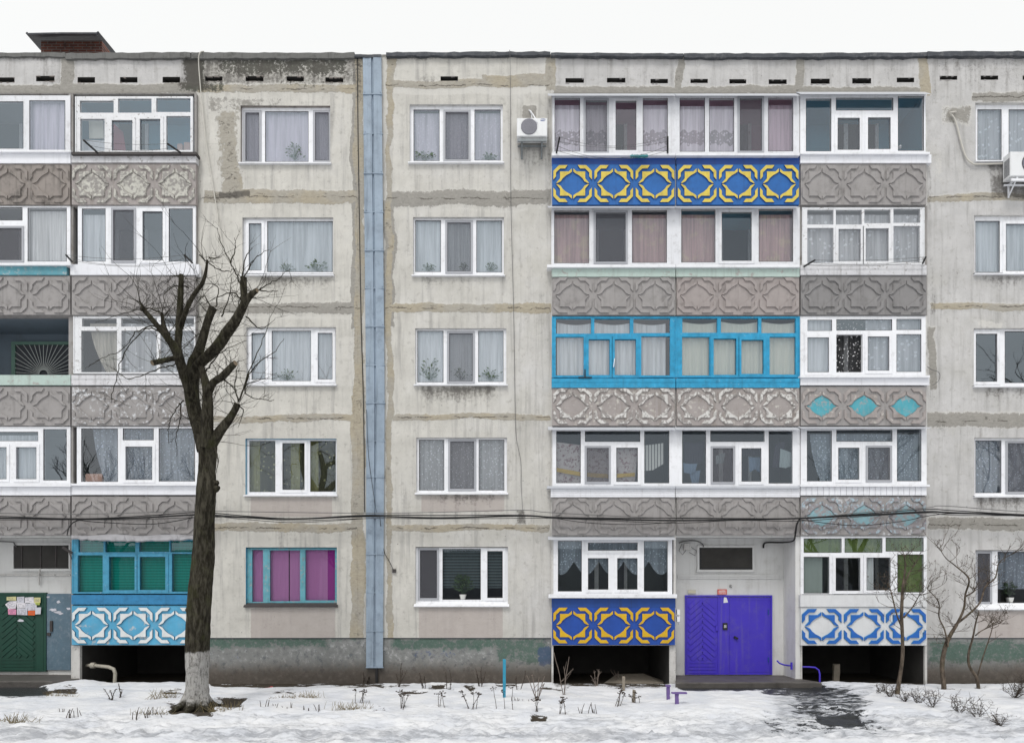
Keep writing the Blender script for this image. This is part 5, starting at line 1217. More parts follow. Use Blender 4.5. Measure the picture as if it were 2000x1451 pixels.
cable([(716,800,.10),(719,880,.10),(726,940,.10),(735,1000,.2)], .006, MT['cable'], 'fine black wire crossing the face of the blue metal strip', d=.1)
cable([(742,1010,.2),(744,1030,.06),(750,1075,.04),(760,1095,.04),(768,1112,.03)], .008, MT['cable'], 'black wire hanging from the bundle to a wall hook', d=.05)
b = MB(); b.pbox(766,1111,773,1118,-.01,.05); tag(b.make('wall_hook', MT['iron']), 'rusty wall hook beside the blue strip with hanging wire', 'hook')
cable([(1867,219,.03),(1858,220,.08),(1856,222,.06),(1864,232,.05),(1870,250,.05),(1878,282,.05),(1887,308,.05),(1898,319,.05),(1910,321,.05),(1960,320,.05)], .020, MT['cable_w'], 'off-white hose curving down the wall to the flowered lace window', 'hose', 'drain_hose')
cable([(1811,716),(1820,722),(1832,726),(1836,734),(1832,745),(1822,752)], .007, MT['cable_g'], 'loose wire loop poking from the wall by the black-and-white lace loggia', d=.06)

# ------------------------------------------------------------------ clothes lines on brackets
def clothesline(x0, y0, xa, ya, x1, y1, xb, yb_, out, nl, label, sag=14):
    """two arms leaning out from the sill (foot -> tip) with slack lines between"""
    root = empty('clothes_line', P((x0+x1)/2, y0, .2)); tag(root, label, 'clothes line', 'clothes lines outside the loggias'); base = root.location
    W = lambda b: (setattr(b, 'v', [(v[0]-base.x, v[1]-base.y, v[2]-base.z) for v in b.v]), b)[1]
    f0, t0, f1, t1 = P(x0, y0, .2), P(xa, ya, .2+out), P(x1, y1, .2), P(xb, yb_, .2+out)
    for f, t in ((f0, t0), (f1, t1)):
        b = MB(); b.bar(f, t, .035, .03); W(b).make('arm', MT['black'], root)
    b = MB()
    for k in range(nl):
        u = .25 + .75*k/max(1, nl-1)
        a, e = f0.lerp(t0, u), f1.lerp(t1, u)
        pts = []
        for q in range(15):
            v = q/14; p = a.lerp(e, v); p.z -= sag/76.6*4*v*(1-v)*(.8+.3*math.sin(k*2.1)); pts.append(p)
        b.tube(pts, .0048, 4)
    W(b).make('lines', MT['cable_g'], root)
    return root
clothesline(1086,303,1093,268,1304,303,1304,267, .42, 4, 'clothes line with four slack strings above the blue and yellow panel', 22)
b = MB()
r = random.Random(2)
for k in range(16):
    px = 1232+k*2.1; b.pbox(px, 302+r.uniform(-1,1), px+1.5, 307.5+r.uniform(-1,1), .3, .33)
b.pbox(1231,303.5,1266,305.5,.335,.35)
tag(b.make('clothes_peg_row', paint('turquoise_pegs', (.03,.22,.24), .5, .2, 20, da=.1, bump=0)), 'row of turquoise clothes pegs hanging on the line above the blue panel', 'clothes pegs')
clothesline(193,301,163,274,355,300,327,281, .5, 3, 'clothes line with rusty arms below the peeling white top floor loggia', 8)
clothesline(141,512,129,498,376,514,360,498, .4, 3, 'slack clothes line outside the fourth floor loggia behind the tree', 14)
clothesline(1570,521,1592,508,1802,515,1808,502, .3, 3, 'slack clothes line outside the fourth floor lace loggia', 6)
b = MB(); b.bar(P(122,1068,.25), P(141,1080,.15), .05, .06); b.tube([P(136,1080,.16), P(140,1092,.14)], .012, 5); tag(b.make('wall_bracket', MT['iron']), 'rusty bracket sticking out beside the green-blind loggia', 'bracket')
b = MB(); b.bar(P(1129.5,737.2,.2), P(1156,737.2,.2), .025, .025); b.bar(P(1142.5,722,.2), P(1142.5,737,.2), .03, .03); tag(b.make('flag_holder', MT['black']), 'small black T-shaped holder on the bright blue loggia sill', 'holder')
b = MB(); b.bar(P(1198.5,717,.16), P(1200.5,700,.16), .02, .02); tag(b.make('white_hook', MT['sill_white']), 'thin white peg on the bright blue loggia sash', 'peg')

# ------------------------------------------------------------------ laundry in the glazed loggias
def hung(name, outline, d, style, label, cat, amp=.02):
    """cloth hung on a line: outline given as top polyline and bottom polyline of equal length"""
    top, bot = outline; n = len(top); nz = 8; vs = []; fs = []; ns = 24
    def at(pl, u):
        k = min(int(u*(n-1)), n-2); f = u*(n-1)-k
        return pl[k][0]*(1-f)+pl[k+1][0]*f, pl[k][1]*(1-f)+pl[k+1][1]*f
    for i in range(ns+1):
        u = i/ns; (xa, ya), (xb, yb_) = at(top, u), at(bot, u)
        for j in range(nz+1):
            v = j/nz; vs.append(P(xa+(xb-xa)*v, ya+(yb_-ya)*v, d + amp*v*math.sin(u*23+v*2)))
    for i in range(ns):
        for j in range(nz): fs.append((i*(nz+1)+j, i*(nz+1)+j+1, (i+1)*(nz+1)+j+1, (i+1)*(nz+1)+j))
    b = MB(); b.add(vs, fs, 0, True); o = b.make(name, CL[style]); return tag(o, label, cat, 'laundry drying in the glazed loggias')
hung('bed_sheet', ([(1086,863),(1140,870),(1200,872),(1246,868)], [(1086,945),(1140,945),(1200,945),(1240,943)]), -.03, 'floral', 'grey sheet with red sprigs hanging in the second floor loggia', 'sheet')
hung('mustard_cloth', ([(1086,913),(1135,922),(1190,926),(1240,923)], [(1086,921),(1135,930),(1190,934),(1240,930)]), .02, 'yellowcl', 'mustard yellow cloth folded over the line before the sprigged sheet', 'cloth')
hung('striped_towel', ([(1254,870),(1275,868),(1296,865)], [(1252,920),(1275,918),(1297,905)]), .0, 'stripes', 'black and white striped towel hanging beside the sprigged sheet', 'towel')
hung('dark_garment', ([(1335,862),(1355,866),(1376,862)], [(1338,905),(1355,906),(1372,903)]), -.1, 'darkcl', 'dark garment hanging behind the first pane of the middle second floor loggia', 'garment')
hung('blue_garment', ([(1334,904),(1350,906),(1362,905)], [(1336,923),(1350,925),(1358,922)]), .0, 'bluecl', 'slate blue garment on the line under the dark garment', 'garment')
hung('jeans', ([(1345,918),(1358,920),(1368,918)], [(1352,945),(1360,945),(1364,945)]), -.05, 'bluecl', 'blue trousers hanging lowest behind the first pane of the middle loggia', 'trousers')
hung('pale_shirt', ([(1398,890),(1408,886),(1416,884)], [(1398,906),(1408,905),(1413,904)]), .0, 'greycl', 'pale grey shirt behind the mesh sash of the middle second floor loggia', 'shirt')
hung('red_brown_cloth', ([(1448,876),(1466,877),(1487,876)], [(1450,890),(1466,891),(1487,888)]), -.1, 'darkcl', 'dark cloth high behind the opening sash of the middle loggia', 'cloth')
hung('blue_cloth', ([(1462,892),(1475,893),(1487,892)], [(1464,922),(1475,916),(1487,926)]), -.05, 'bluecl', 'blue cloth below the dark cloth in the opening sash', 'cloth')
hung('grey_trousers', ([(1514,868),(1524,864),(1534,862)], [(1508,912),(1518,914),(1526,913)]), -.05, 'darkcl', 'charcoal trousers behind the last pane of the middle second floor loggia', 'trousers')
hung('grey_sheet', ([(1524,876),(1536,880),(1547,884)], [(1522,912),(1534,914),(1544,911)]), .0, 'greycl', 'grey cloth beside the charcoal trousers in the middle second floor loggia', 'cloth')
# flat things behind the panes of the peeling top floor loggia
def board(name, pts, d, mat, label, cat):
    b = MB(); b.poly([(X(p[0], d), Z(p[1], d)) for p in pts], -d+.02, -d, .003); return tag(b.make(name, mat), label, cat)
board('leaning_board', [(173,233),(201,228),(203,271),(174,271)], -.15, paint('pale_yellow_board', (.62,.62,.55), .7, .05, 3, da=.1, bump=0), 'pale yellow board leaning inside the peeling white top floor loggia', 'board')
board('white_board', [(160,273),(205,275),(208,298),(160,298)], -.12, MT['pvc2'], 'white sheet of board low inside the peeling white loggia', 'board')
board('red_cloth_screen', [(218,238),(240,258),(246,297),(218,297)], -.3, paint('dull_red_board', (.38,.07,.11), .8, .1, 3, da=.1, bump=0), 'dull red slanted screen inside the peeling white top floor loggia', 'screen')
for k, (a, e, y) in enumerate(((346,356,282),(359,371,279))):
    b = MB(); b.pbox(a, y, e, 297, -.1, .0); b.pbox(a+1, y-1, e-1, y-.2, -.08, -.02)
    tag(b.make('cardboard_box', paint('faded_pink_box', (.42,.29,.26), .8, .1, 5, da=.1, bump=0)), ['smaller faded pink box inside the peeling white top floor loggia', 'taller faded pink box beside the smaller one inside the peeling loggia'][k], 'box', 'boxes in the peeling loggia')
b = MB(); b.pbox(167,926,199,940,-.05,.03); b.pbox(168,925,198,925.8,-.04,.02); tag(b.make('cardboard_box', paint('peach_box', (.55,.36,.30), .8, .1, 5, da=.1, bump=0)), 'peach coloured box behind the swept lace on the second floor', 'box')
b = MB(); r_ = P(1757,288,.02); b.tube([r_+Vector((0,.03,0)), r_+Vector((0,0,0)), r_+Vector((0,-.05,.01))], [.03,.045,.02], 10); tag(b.make('camera_dome', MT['pvc']), 'small white round camera inside the blue-walled top floor loggia', 'camera')

# ------------------------------------------------------------------ house plants on the sills
def house_plant(px, py, h, label, d=-.17, pot=True, wide=1.0, seed=0, leaves=40):
    r = random.Random(seed+int(px)); base = P(px, py, d); root = empty('potted_plant', base); tag(root, label, 'house plant', 'potted plants on the window sills')
    hm = h/76.6; lf = r.uniform(.6, 1.5)
    if pot:
        b = MB(); b.tube([Vector((0,0,0)), Vector((0,0,.10)), Vector((0,0,.125))], [.065,.09,.095], 14); b.make('pot', MT['pot'], root)
    b = MB(); z0 = .11 if pot else 0
    for k in range(leaves):
        a = r.uniform(0, 6.28); t = r.uniform(.2, 1); rad = wide*hm*.55*r.uniform(.2, 1)*math.sin(min(1, t)*2.6+.25)
        p = Vector((math.cos(a)*rad, math.sin(a)*rad*.35, z0 + hm*t)); q = Vector((p.x*.15, p.y*.15, z0+hm*t*.3))
        b.tube([q, p], [.004, .002], 3, caps=False)
        l = r.uniform(.04, .09)*lf; dr = Vector((math.cos(a)+r.uniform(-.4,.4), r.uniform(-.5,.5), r.uniform(-.3,.7))).normalized()*l
        sd = dr.cross(Vector((0, 1, 0))).normalized()*l*.22
        b.add([p, p+dr*.5+sd, p+dr, p+dr*.5-sd], [(0,1,2,3)])
    b.make('foliage', MT['leafdark' if pot else 'leafgreen'], root)
house_plant(904, 1170, 38, 'bushy dark plant in a white pot behind the ground floor slat blind', seed=3, leaves=130, d=-.14)
house_plant(577, 316, 34, 'leafy plant behind the wide middle pane of the top floor window', seed=4, d=-.13, pot=False)
house_plant(830, 315, 20, 'low spreading plant in the lavender lace window', seed=5, d=-.13, pot=False, wide=1.8)
house_plant(955, 314, 14, 'small tuft at the far pane of the lavender lace window', seed=6, d=-.13, pot=False, wide=1.6)
house_plant(560, 531, 14, 'low white-edged plant on the fourth floor tree-side sill', seed=7, d=-.13, pot=False, wide=2.2)
house_plant(620, 531, 18, 'larger low plant on the fourth floor tree-side sill', seed=8, d=-.13, pot=False, wide=2)
house_plant(838, 531, 15, 'curling plant in the first pane of the smooth sheer window', seed=9, d=-.13, pot=False, wide=1.5)
house_plant(905, 530, 15, 'small dark plant behind the mesh sash of the smooth sheer window', seed=10, d=-.13, pot=False)
house_plant(960, 531, 16, 'curling plant in the last pane of the smooth sheer window', seed=11, d=-.13, pot=False, wide=1.6)
house_plant(840, 746, 44, 'tall thin plant in the bluish white third floor window', seed=12, d=-.13, pot=False)
house_plant(900, 744, 24, 'bushy plant behind the mesh sash of the bluish white window', seed=13, d=-.13, pot=False, wide=1.8)
house_plant(958, 745, 24, 'bushy plant in the last pane of the bluish white window', seed=14, d=-.13, pot=False, wide=1.7)
house_plant(560, 744, 22, 'leafy plant in the middle pane of the dense sheer third floor window', seed=15, d=-.13, pot=False, wide=2)
house_plant(1972, 1176, 30, 'drooping plant under the short lace ground floor curtain', seed=16, d=-.16)
# ------------------------------------------------------------------ ground: snow, wet asphalt, bare soil
def ground():
    xs = np.unique(np.concatenate([np.linspace(-300,-20,16), np.arange(-20,-14,.5), np.arange(-14,14.01,.05), np.arange(14,20,.5), np.linspace(20,300,16)]))
    ys = np.unique(np.concatenate([np.linspace(-300,-22,16), np.arange(-22,-9,.6), np.arange(-9,.3,.045), np.arange(.3,3.3,.5), np.linspace(3.4,300,10)]))
    XX, YY = np.meshgrid(xs, ys, indexing='ij')
    t = np.maximum(D + YY, 3.0)
    PX = 1000 + XX*F/t; PY = PY0 + HZ*F/t
    R = rects_mask(PX, PY)
    n1 = fbm(XX*1.1, YY*2.2, 4); n2 = fbm(XX*4, YY*6, 8); n3 = fbm(XX*.35, YY*.5, 13)
    jx = (fbm(XX*1.3, YY*1.3, 77)-.5)*60; jy = (fbm(XX*1.7, YY*1.7, 71)-.5)*16
    S = rects_mask(PX+jx, PY+jy)
    ruts = np.maximum.reduce([np.exp(-((YY-ry-.12*np.sin(XX*.35))/.16)**2) for ry in (-5.95, -6.35)])
    wet = np.maximum.reduce([S(-200,1300,98,1366,8), S(1330,1326,1600,1350,5), S(1500,1342,1660,1366,8)*.68, S(1540,1350,1700,1416,14)*.60, S(1480,1400,1720,1446,16)*.46, S(1590,1402,1675,1419,5)*.98, S(1545,1340,1620,1352,5)])
    soil = np.maximum.reduce([(YY > -.16)*1.0, R(-400,1300,2400,1335,2.4), S(405,1333,760,1346,5)*.8, S(760,1336,800,1345,4)*.6, S(535,1352,585,1362,5)*.62, S(792,1352,840,1358,4)*.95, S(845,1343,885,1350,3)*.9,
            S(915,1345,940,1352,3)*.9, S(970,1338,1010,1347,4)*.9, S(1055,1347,1110,1353,3)*.9, S(730,1388,760,1397,4)*.95, S(335,1376,425,1397,6), S(415,1369,476,1384,4), S(375,1393,415,1403,3)*.8,
            S(1085,1330,1310,1345,6)*.72, S(160,1325,380,1336,5)*.7, S(1590,1330,1810,1341,5)*.62, S(80,1346,150,1359,5)*.8, S(315,1350,360,1360,5)*.8, S(1720,1350,1780,1358,5)*.6, S(1835,1346,1860,1352,4)*.8, S(1900,1343,1930,1350,4)*.6,
            S(1038,1398,1062,1408,3)*.85, S(985,1395,1000,1399,2)*.8])
    track = np.maximum.reduce([S(-300,1426,2300,1449,6)*.75, S(-300,1394,2300,1462,14)*(.2+.55*fbm(XX*.8,YY*3,99)), ruts*.75, S(1500,1340,1700,1425,20)*.75, S(1380,1400,2100,1440,12)*.6, S(-200,1405,420,1425,10)*.4])
    snowy = 1 - np.clip(np.maximum(wet, soil), 0, 1)
    ridge = np.exp(-((PY-1400)/10)**2)*.0 + np.exp(-((PX-1400)/130)**2-((PY-1385)/22)**2)*.13 + np.exp(-((PX-1630)/45)**2-((PY-1335)/6)**2)*.10 + np.exp(-((PX-155)/60)**2-((PY-1332)/8)**2)*.12 + np.exp(-((PX-1690)/60)**2-((PY-1350)/10)**2)*.07
    h = (.05 + .13*(n1-.5) + .035*(n2-.5) + .12*(n3-.4) + .015*(fbm(XX*9, YY*14, 51)-.5))*np.clip(snowy*1.3, 0, 1) + ridge*np.clip(snowy*1.5, 0, 1)
    rough_band = np.clip((PY-1385)/20, 0, 1)
    fr_ = np.random.RandomState(5)
    for k in range(210):                                   # footprints and wheel ruts in the trodden strip
        fx = fr_.uniform(-10.5, 10.5); fy = -17+HZ*F/(fr_.uniform(1384, 1452)-PY0); an = fr_.uniform(-.5, .5)
        m_ = (np.abs(XX-fx) < .5) & (np.abs(YY-fy) < .4)
        dx, dy = XX[m_]-fx, YY[m_]-fy; u_ = dx*math.cos(an)+dy*math.sin(an); v_ = -dx*math.sin(an)+dy*math.cos(an)
        e_ = (u_/.15)**2+(v_/.07)**2
        h[m_] += -.055*np.exp(-e_**2) + .018*np.exp(-(np.sqrt(e_)-1.5)**2*6)
    for ry in (-5.95, -6.35):
        h += -.045*np.exp(-((YY-ry-.12*np.sin(XX*.35))/.11)**2) + .02*np.exp(-((YY-ry-.12*np.sin(XX*.35)-.2)/.07)**2)
    h += rough_band*snowy*.17*(fbm(XX*4, YY*9, 23, 6, .6)-.5)
    h -= track*snowy*.025
    h = np.where(YY > -.35, np.minimum(h, .03), h)
    h = np.where(YY > .05, -.05, h)
    far = np.clip((np.abs(XX)-14)/6, 0, 1); h = h*(1-far*.8)
    h = np.where(YY < -9, .02, h)
    nz = len(ys); a = (np.arange(len(xs)-1)[:, None]*nz + np.arange(nz-1)[None, :]).ravel()
    faces = np.stack([a, a+nz, a+nz+1, a+1], 1)
    verts = np.stack([XX, YY, h], -1).reshape(-1, 3)
    t_ = NT('snow_and_wet_ground')
    w_, s_, tr = t_.attr('g1')
    q1 = t_.noise(5, 7, .7); q2 = t_.noise(24, 6, .72); q3 = t_.noise(1.2, 4); qs = t_.noise(1.0, 7, .7, vec=t_.scale((3.2, 11, 5)))
    e = t_.math('ADD', t_.math('MULTIPLY', t_.math('SUBTRACT', qs, .5), 1.9), t_.math('MULTIPLY', t_.math('SUBTRACT', q2, .5), .8))
    wm = t_.step(t_.math('ADD', w_, e), .50, .58); sm = t_.step(t_.math('ADD', s_, t_.math('MULTIPLY', e, .8)), .50, .60)
    sn = t_.mix(t_.step(q3, .3, .7), (.60,.62,.665), (.715,.72,.735))
    sn = t_.vmul(sn, t_.math('MULTIPLY_ADD', qs, .12, .94))
    dk = t_.math('ADD', t_.math('MULTIPLY', tr, .8), t_.math('MULTIPLY', t_.math('SUBTRACT', qs, .5), 1.6))
    sn = t_.mix(t_.math('MULTIPLY', t_.step(dk, .30, .80), .8), sn, (.25,.26,.285))
    crumbs = t_.step(t_.math('ADD', t_.vor(7.5), t_.math('MULTIPLY', q2, .16)), .165, .12)
    sn = t_.mix(t_.math('MULTIPLY', t_.math('MULTIPLY', crumbs, t_.step(q1, .50, .58)), .8), sn, (.10,.09,.08))
    slush = t_.math('MULTIPLY', t_.step(t_.math('ADD', w_, e), .28, .5), .6)
    sn = t_.mix(slush, sn, (.36,.38,.41))
    c = t_.mix(wm, sn, t_.vmul((.026,.028,.030), t_.math('MULTIPLY_ADD', q1, 1.2, .4)))
    c = t_.mix(sm, c, t_.mix(q1, (.018,.014,.010), (.065,.052,.036)))
    t_.l.new(c, t_.bsdf.inputs["Base Color"])
    rg = t_.math('MULTIPLY_ADD', wm, -.45, .8); rg = t_.math('MAXIMUM', rg, t_.math('MULTIPLY', sm, .85)); t_.l.new(rg, t_.bsdf.inputs["Roughness"])
    t_.bsdf.inputs["Specular IOR Level"].default_value = .3
    t_.bump(t_.math('ADD', t_.math('MULTIPLY', qs, .8), t_.math('ADD', t_.math('MULTIPLY', q2, .25), q1)), .55, .06)
    o = attr_mesh('ground', verts, faces, [t_.m], {'g1': np.stack([np.clip(wet,0,1), np.clip(soil,0,1), track], -1).reshape(-1, 3)}, None, smooth=True)
    o['kind'] = 'structure'; o['label'] = 'snow-covered ground with wet dark patches before the building'
    return xs, ys, h
gxs, gys, gh = ground()
def gz(x, y):
    i = min(max(int(np.searchsorted(gxs, x)), 0), len(gxs)-1); j = min(max(int(np.searchsorted(gys, y)), 0), len(gys)-1)
    return float(gh[i, j])
def GP(px, py):
    p = G(px, py)
    for _ in range(2): p = G(px, py, gz(p.x, p.y))
    return p

# ------------------------------------------------------------------ trees
def bark_mat(name, dark=(.014,.012,.008), lite=(.068,.062,.046), wash=None):
    t = NT(name)
    n = t.noise(1, 7, .7, vec=t.scale((16, 16, 4))); n2 = t.noise(3, 4)
    c = t.mix(t.step(n, .38, .68), dark, lite)
    c = t.mix(t.math('MULTIPLY', t.step(n2, .5, .7), .5), c, (.050,.052,.022))
    h = n
    if wash:
        z = t.sepz()[2]; ed = t.math('MULTIPLY', t.math('SUBTRACT', t.noise(9, 6, .7), .5), .22)
        m = t.math('MULTIPLY', t.step(t.math('ADD', z, ed), wash+.03, wash-.03), t.step(t.math('ADD', z, t.math('MULTIPLY', ed, 1.6)), .10, .24))
        m = t.math('MULTIPLY', m, t.math('MULTIPLY_ADD', t.step(t.noise(1, 7, .8, vec=t.scale((18, 18, 8))), .36, .54), .75, .25))
        c = t.mix(m, c, t.vmul((.40,.39,.375), t.math('MULTIPLY_ADD', n, 1.0, .45)))
    t.l.new(c, t.bsdf.inputs["Base Color"]); t.bsdf.inputs["Roughness"].default_value = .95; t.bsdf.inputs["Specular IOR Level"].default_value = .15
    t.bump(h, .9, .03)
    return t.m
BARK = bark_mat('dark_bark'); BARKW = bark_mat('dark_bark_limewashed', wash=1.16); BARKS = bark_mat('brown_young_bark', (.06,.048,.038), (.17,.135,.105))
CUT = paint('sawn_wood_face', (.16,.125,.085), .9, .2, 10, da=.5, ds=8, bump=.3)
def smooth_path(pts, sub=5):
    out = []
    for i in range(len(pts)-1):
        p0, p1, p2, p3 = pts[max(i-1,0)], pts[i], pts[i+1], pts[min(i+2,len(pts)-1)]
        for k in range(sub):
            t = k/sub; out.append(tuple(.5*((2*b_)+(-a+c)*t+(2*a-5*b_+4*c-d)*t*t+(-a+3*b_-3*c+d)*t**3) for a, b_, c, d in zip(p0, p1, p2, p3)))
    out.append(pts[-1]); return out
def knobbly(b, path, n, seed, cutmat=1):
    """tapered limb with an uneven skin, ended by a saw cut"""
    r = random.Random(seed); pts = [Vector(p[:3]) for p in path]; rad = [p[3] for p in path]
    k0 = len(b.v); b.tube(pts, rad, n, 0, caps=False)
    ph = [r.uniform(0, 6.28) for _ in range(4)]
    for i in range(len(pts)):
        for k in range(n):
            idx = k0 + i*n + k; v = Vector(b.v[idx]); a = k/n*6.283
            f = 1 + .09*math.sin(2*a+ph[0]+i*.21) + .06*math.sin(3*a+ph[1]-i*.33) + r.uniform(-.035, .035)
            b.v[idx] = tuple(pts[i] + (v-pts[i])*f)
    m = len(b.v)-n
    b.add([b.v[m+k] for k in range(n)], [tuple(range(n))], cutmat)

def big_tree():
    TD = 3.3; base = GP(383, 1383); TD = -base.y
    root = empty('bare_tree', (base.x, base.y, 0)); tag(root, 'large pollarded bare tree with whitewashed trunk base and cut limbs', 'tree')
    bv = Vector((base.x, base.y, 0)); S_ = (D-TD)/F
    def T(px, py, rp, dz=0.0): p = P(px, py, TD+dz) ; return (p.x-bv.x, p.y-bv.y, p.z, rp*S_*.94)
    trunk = [T(384,1402,50), T(384,1392,38), T(384,1378,29), T(384,1355,25.5), T(384,1320,24), T(385,1280,23.5), T(388,1220,22.5), T(391,1160,21.5), T(395,1100,20.5), T(398,1050,20), T(401,1000,20.5), T(404,955,21), T(405,920,17.5), T(405,890,17), T(403,868,19), T(401,850,20)]
    b = MB(); knobbly(b, smooth_path(trunk, 4), 18, 1)
    # root flare
    for k in range(7):
        a = k*.9+.3; c_, s_ = math.cos(a), math.sin(a)
        knobbly(b, smooth_path([(c_*.11, s_*.11, .34, .11), (c_*.25, s_*.25, .13, .09), (c_*.40, s_*.40, .04, .06), (c_*.58, s_*.58, -.03, .03)], 3), 7, 20+k, 0)
    for q, (px, py) in enumerate(((423,945),(425,955),(411,1078),(376,1190))):
        p = T(px, py, 6); knobbly(b, [(p[0]-.06, p[1]-.02, p[2], .09), (p[0], p[1]-.05, p[2]+.01, .07), (p[0]+.06, p[1]-.07, p[2]+.03, .035)], 8, 40+q, 0)
    b.make('trunk', [BARKW, CUT], root)
    LIMBS = [
     [T(402,878,17,0), T(394,848,17,-.05), T(383,818,15.5,-.1), T(376,782,14.5,-.15), T(375,744,13.5,-.2), T(380,709,12.5,-.2), T(386,690,10,-.22), T(398,655,9,-.3), T(408,622,8.6,-.4), T(416,602,8.4,-.45)],
     [T(377,750,12,-.2), T(386,716,11.5,-.1), T(407,694,10.8,.05), T(427,674,10.4,.2), T(445,648,9.8,.3), T(459,627,9.2,.4), T(472,604,8.6,.45), T(478,589,8.2,.5), T(476,565,6.8,.5), T(476,542,5.8,.5)],
     [T(477,592,7,.5), T(486,580,6,.52), T(494,573,5.2,.55), T(502,567,4.6,.6)],
     [T(376,785,12,-.1), T(368,760,10.5,.1), T(360,735,9.8,.2), T(354,712,9.2,.3), T(345,687,8.6,.4), T(332,667,7.2,.5), T(319,650,6.2,.55), T(300,627,5.4,.6), T(281,605,4.4,.7), T(277,596,2.5,.72), T(273,589,1.2,.75)],
     [T(354,712,8.5,.25), T(348,681,7.8,.1), T(349,650,7.2,0), T(350,630,6.8,-.05), T(352,600,6,-.1), T(353,567,5.4,-.1), T(354,537,5,-.12)],
     [T(352,640,6,-.05), T(358,622,5.4,.05), T(365,603,5,.1), T(373,586,4.6,.15), T(384,568,4,.2), T(395,554,3.6,.25), T(402,532,3,.3), T(405,508,2.2,.32)],
     [T(352,699,6,.3), T(335,701,5.6,.5), T(315,705,5.2,.65), T(297,709,5,.8)],
     [T(327,655,4.5,.5), T(320,636,3.8,.5), T(317,620,3.2,.5), T(316,611,2.8,.5)],
     [T(404,872,14,.1), T(405,835,11.5,.2), T(406,800,10.2,.28), T(405,775,9.2,.3), T(402,750,8.2,.28), T(397,730,7.5,.25), T(394,719,7,.22)],
     [T(405,772,9,.3), T(413,752,7.6,.4), T(424,742,7,.5), T(434,735,6.6,.6), T(448,721,6,.7), T(460,709,5.4,.8)],
     [T(405,880,12,.05), T(416,862,10.5,.1), T(428,845,9.4,.15), T(440,829,8.6,.2), T(452,812,7.8,.25), T(460,797,7,.3), T(464,788,6.2,.32)],
    ]
    for k, l in enumerate(LIMBS):
        b = MB(); knobbly(b, smooth_path(l, 5), 12, 60+k); b.make('limb', [BARK, CUT], root)
    # shoots
    r = random.Random(12); b = MB()
    def z2(zx, zy, dz=0.0): return P(180+zx/3.155, 440+zy/3.155, TD+dz) - bv
    LONG = [[(915,370),(880,280),(850,225),(800,120),(770,10)],[(850,225),(880,150),(880,75)],[(925,320),(945,200),(985,140)],[(930,330),(1000,210),(1090,150)],[(960,470),(1040,390),(1130,340),(1225,265)],
      [(1010,405),(1080,410),(1145,405)],[(905,1085),(960,920),(1030,760),(1080,620),(1128,505)],[(960,930),(1020,850),(1110,790),(1188,695)],[(540,850),(450,870),(350,910),(225,945),(130,875)],
      [(430,545),(360,515),(280,520),(150,560),(20,600)],[(440,620),(380,620),(270,660),(190,760),(60,820),(-40,880)],[(410,650),(330,640),(230,740),(170,860),(150,960),(118,1050),(150,1080),(240,1115)],
      [(560,1080),(540,1100),(490,1180),(470,1260),(470,1350)],[(545,1100),(540,1200),(515,1300),(525,1420)],[(720,235),(770,270),(840,285),(890,265)],[(660,180),(720,235)],[(720,205),(800,195)],
      [(905,1085),(880,1000),(900,840)],[(900,1090),(940,1000),(1000,960),(1170,935)],[(890,1100),(930,1150),(895,1250)],[(960,930),(950,1040),(1080,1080),(1120,1075)],[(760,1365),(775,1450),(765,1530)],
      [(945,560),(1040,640),(1135,570)],[(930,470),(870,420),(760,450),(690,490)],[(880,620),(900,520),(915,440),(935,395)],[(760,505),(780,400),(760,370)],[(800,560),(840,450),(860,320)],[(740,520),(690,440),(660,460)],
      [(535,310),(480,320)],[(545,310),(575,320)],[(590,380),(500,380),(440,440),(500,560)],[(300,530),(310,500),(290,470)],[(780,930),(850,980),(900,1060)],[(700,900),(760,820),(830,760),(950,710)]]
    def shoot(pts, r0, r1):
        pts = [p + Vector((r.uniform(-.015,.015), r.uniform(-.015,.015), r.uniform(-.015,.015))) for p in pts]
        b.tube(pts, [r0+(r1-r0)*i/(len(pts)-1) for i in range(len(pts))], 4, 0, caps=False)
    def spray(p, d, L, rr, depth):
        n = max(3, int(L/.09)); pts = [p]; q = p.copy(); dd = d.normalized()
        for i in range(n):
            dd = (dd + Vector((r.gauss(0,.16), r.gauss(0,.16), r.gauss(.04,.14)))).normalized(); q = q + dd*(L/n); pts.append(q.copy())
        b.tube(pts, [rr*(1-.75*i/n) for i in range(n+1)], 3, 0, caps=False)
        if depth:
            for k in range(r.randint(1, 3)):
                i = r.randint(1, n-1); sd = Vector((r.uniform(-1,1), r.uniform(-1,1), r.uniform(-.3,1)))
                spray(pts[i], dd*.6+sd*.8, L*r.uniform(.35,.6), rr*.6, depth-1)
    for k, l in enumerate(LONG):
        dz0 = r.uniform(-.3, .5); path = [z2(x, y, dz0 + .12*i*r.uniform(-1,1)) for i, (x, y) in enumerate(l)]
        sp = smooth_path([tuple(p) for p in path], 5); sp = [Vector(p) for p in sp]
        shoot(sp, .016, .004)
        for q in range(max(1, len(sp)//4)):
            i = r.randint(2, len(sp)-1); d_ = (sp[i]-sp[i-1]).normalized()
            spray(sp[i], d_*.7+Vector((r.uniform(-.9,.9), r.uniform(-.9,.9), r.uniform(-.4,.8))), r.uniform(.2,.6), .005, 1)
    for l in LIMBS:
        sp = smooth_path(l, 4)
        for q in range(int(len(sp)*.72)):
            i = r.randint(3, len(sp)-1); p = Vector(sp[i][:3]); a = r.uniform(0, 6.28)
            dr = Vector((math.cos(a), math.sin(a)*.8, r.uniform(-.2, 1.1)))
            spray(p + dr*sp[i][3]*.7, dr, r.uniform(.35, 1.25), .0065, 1)
    b.make('twigs', BARK, root)
big_tree()

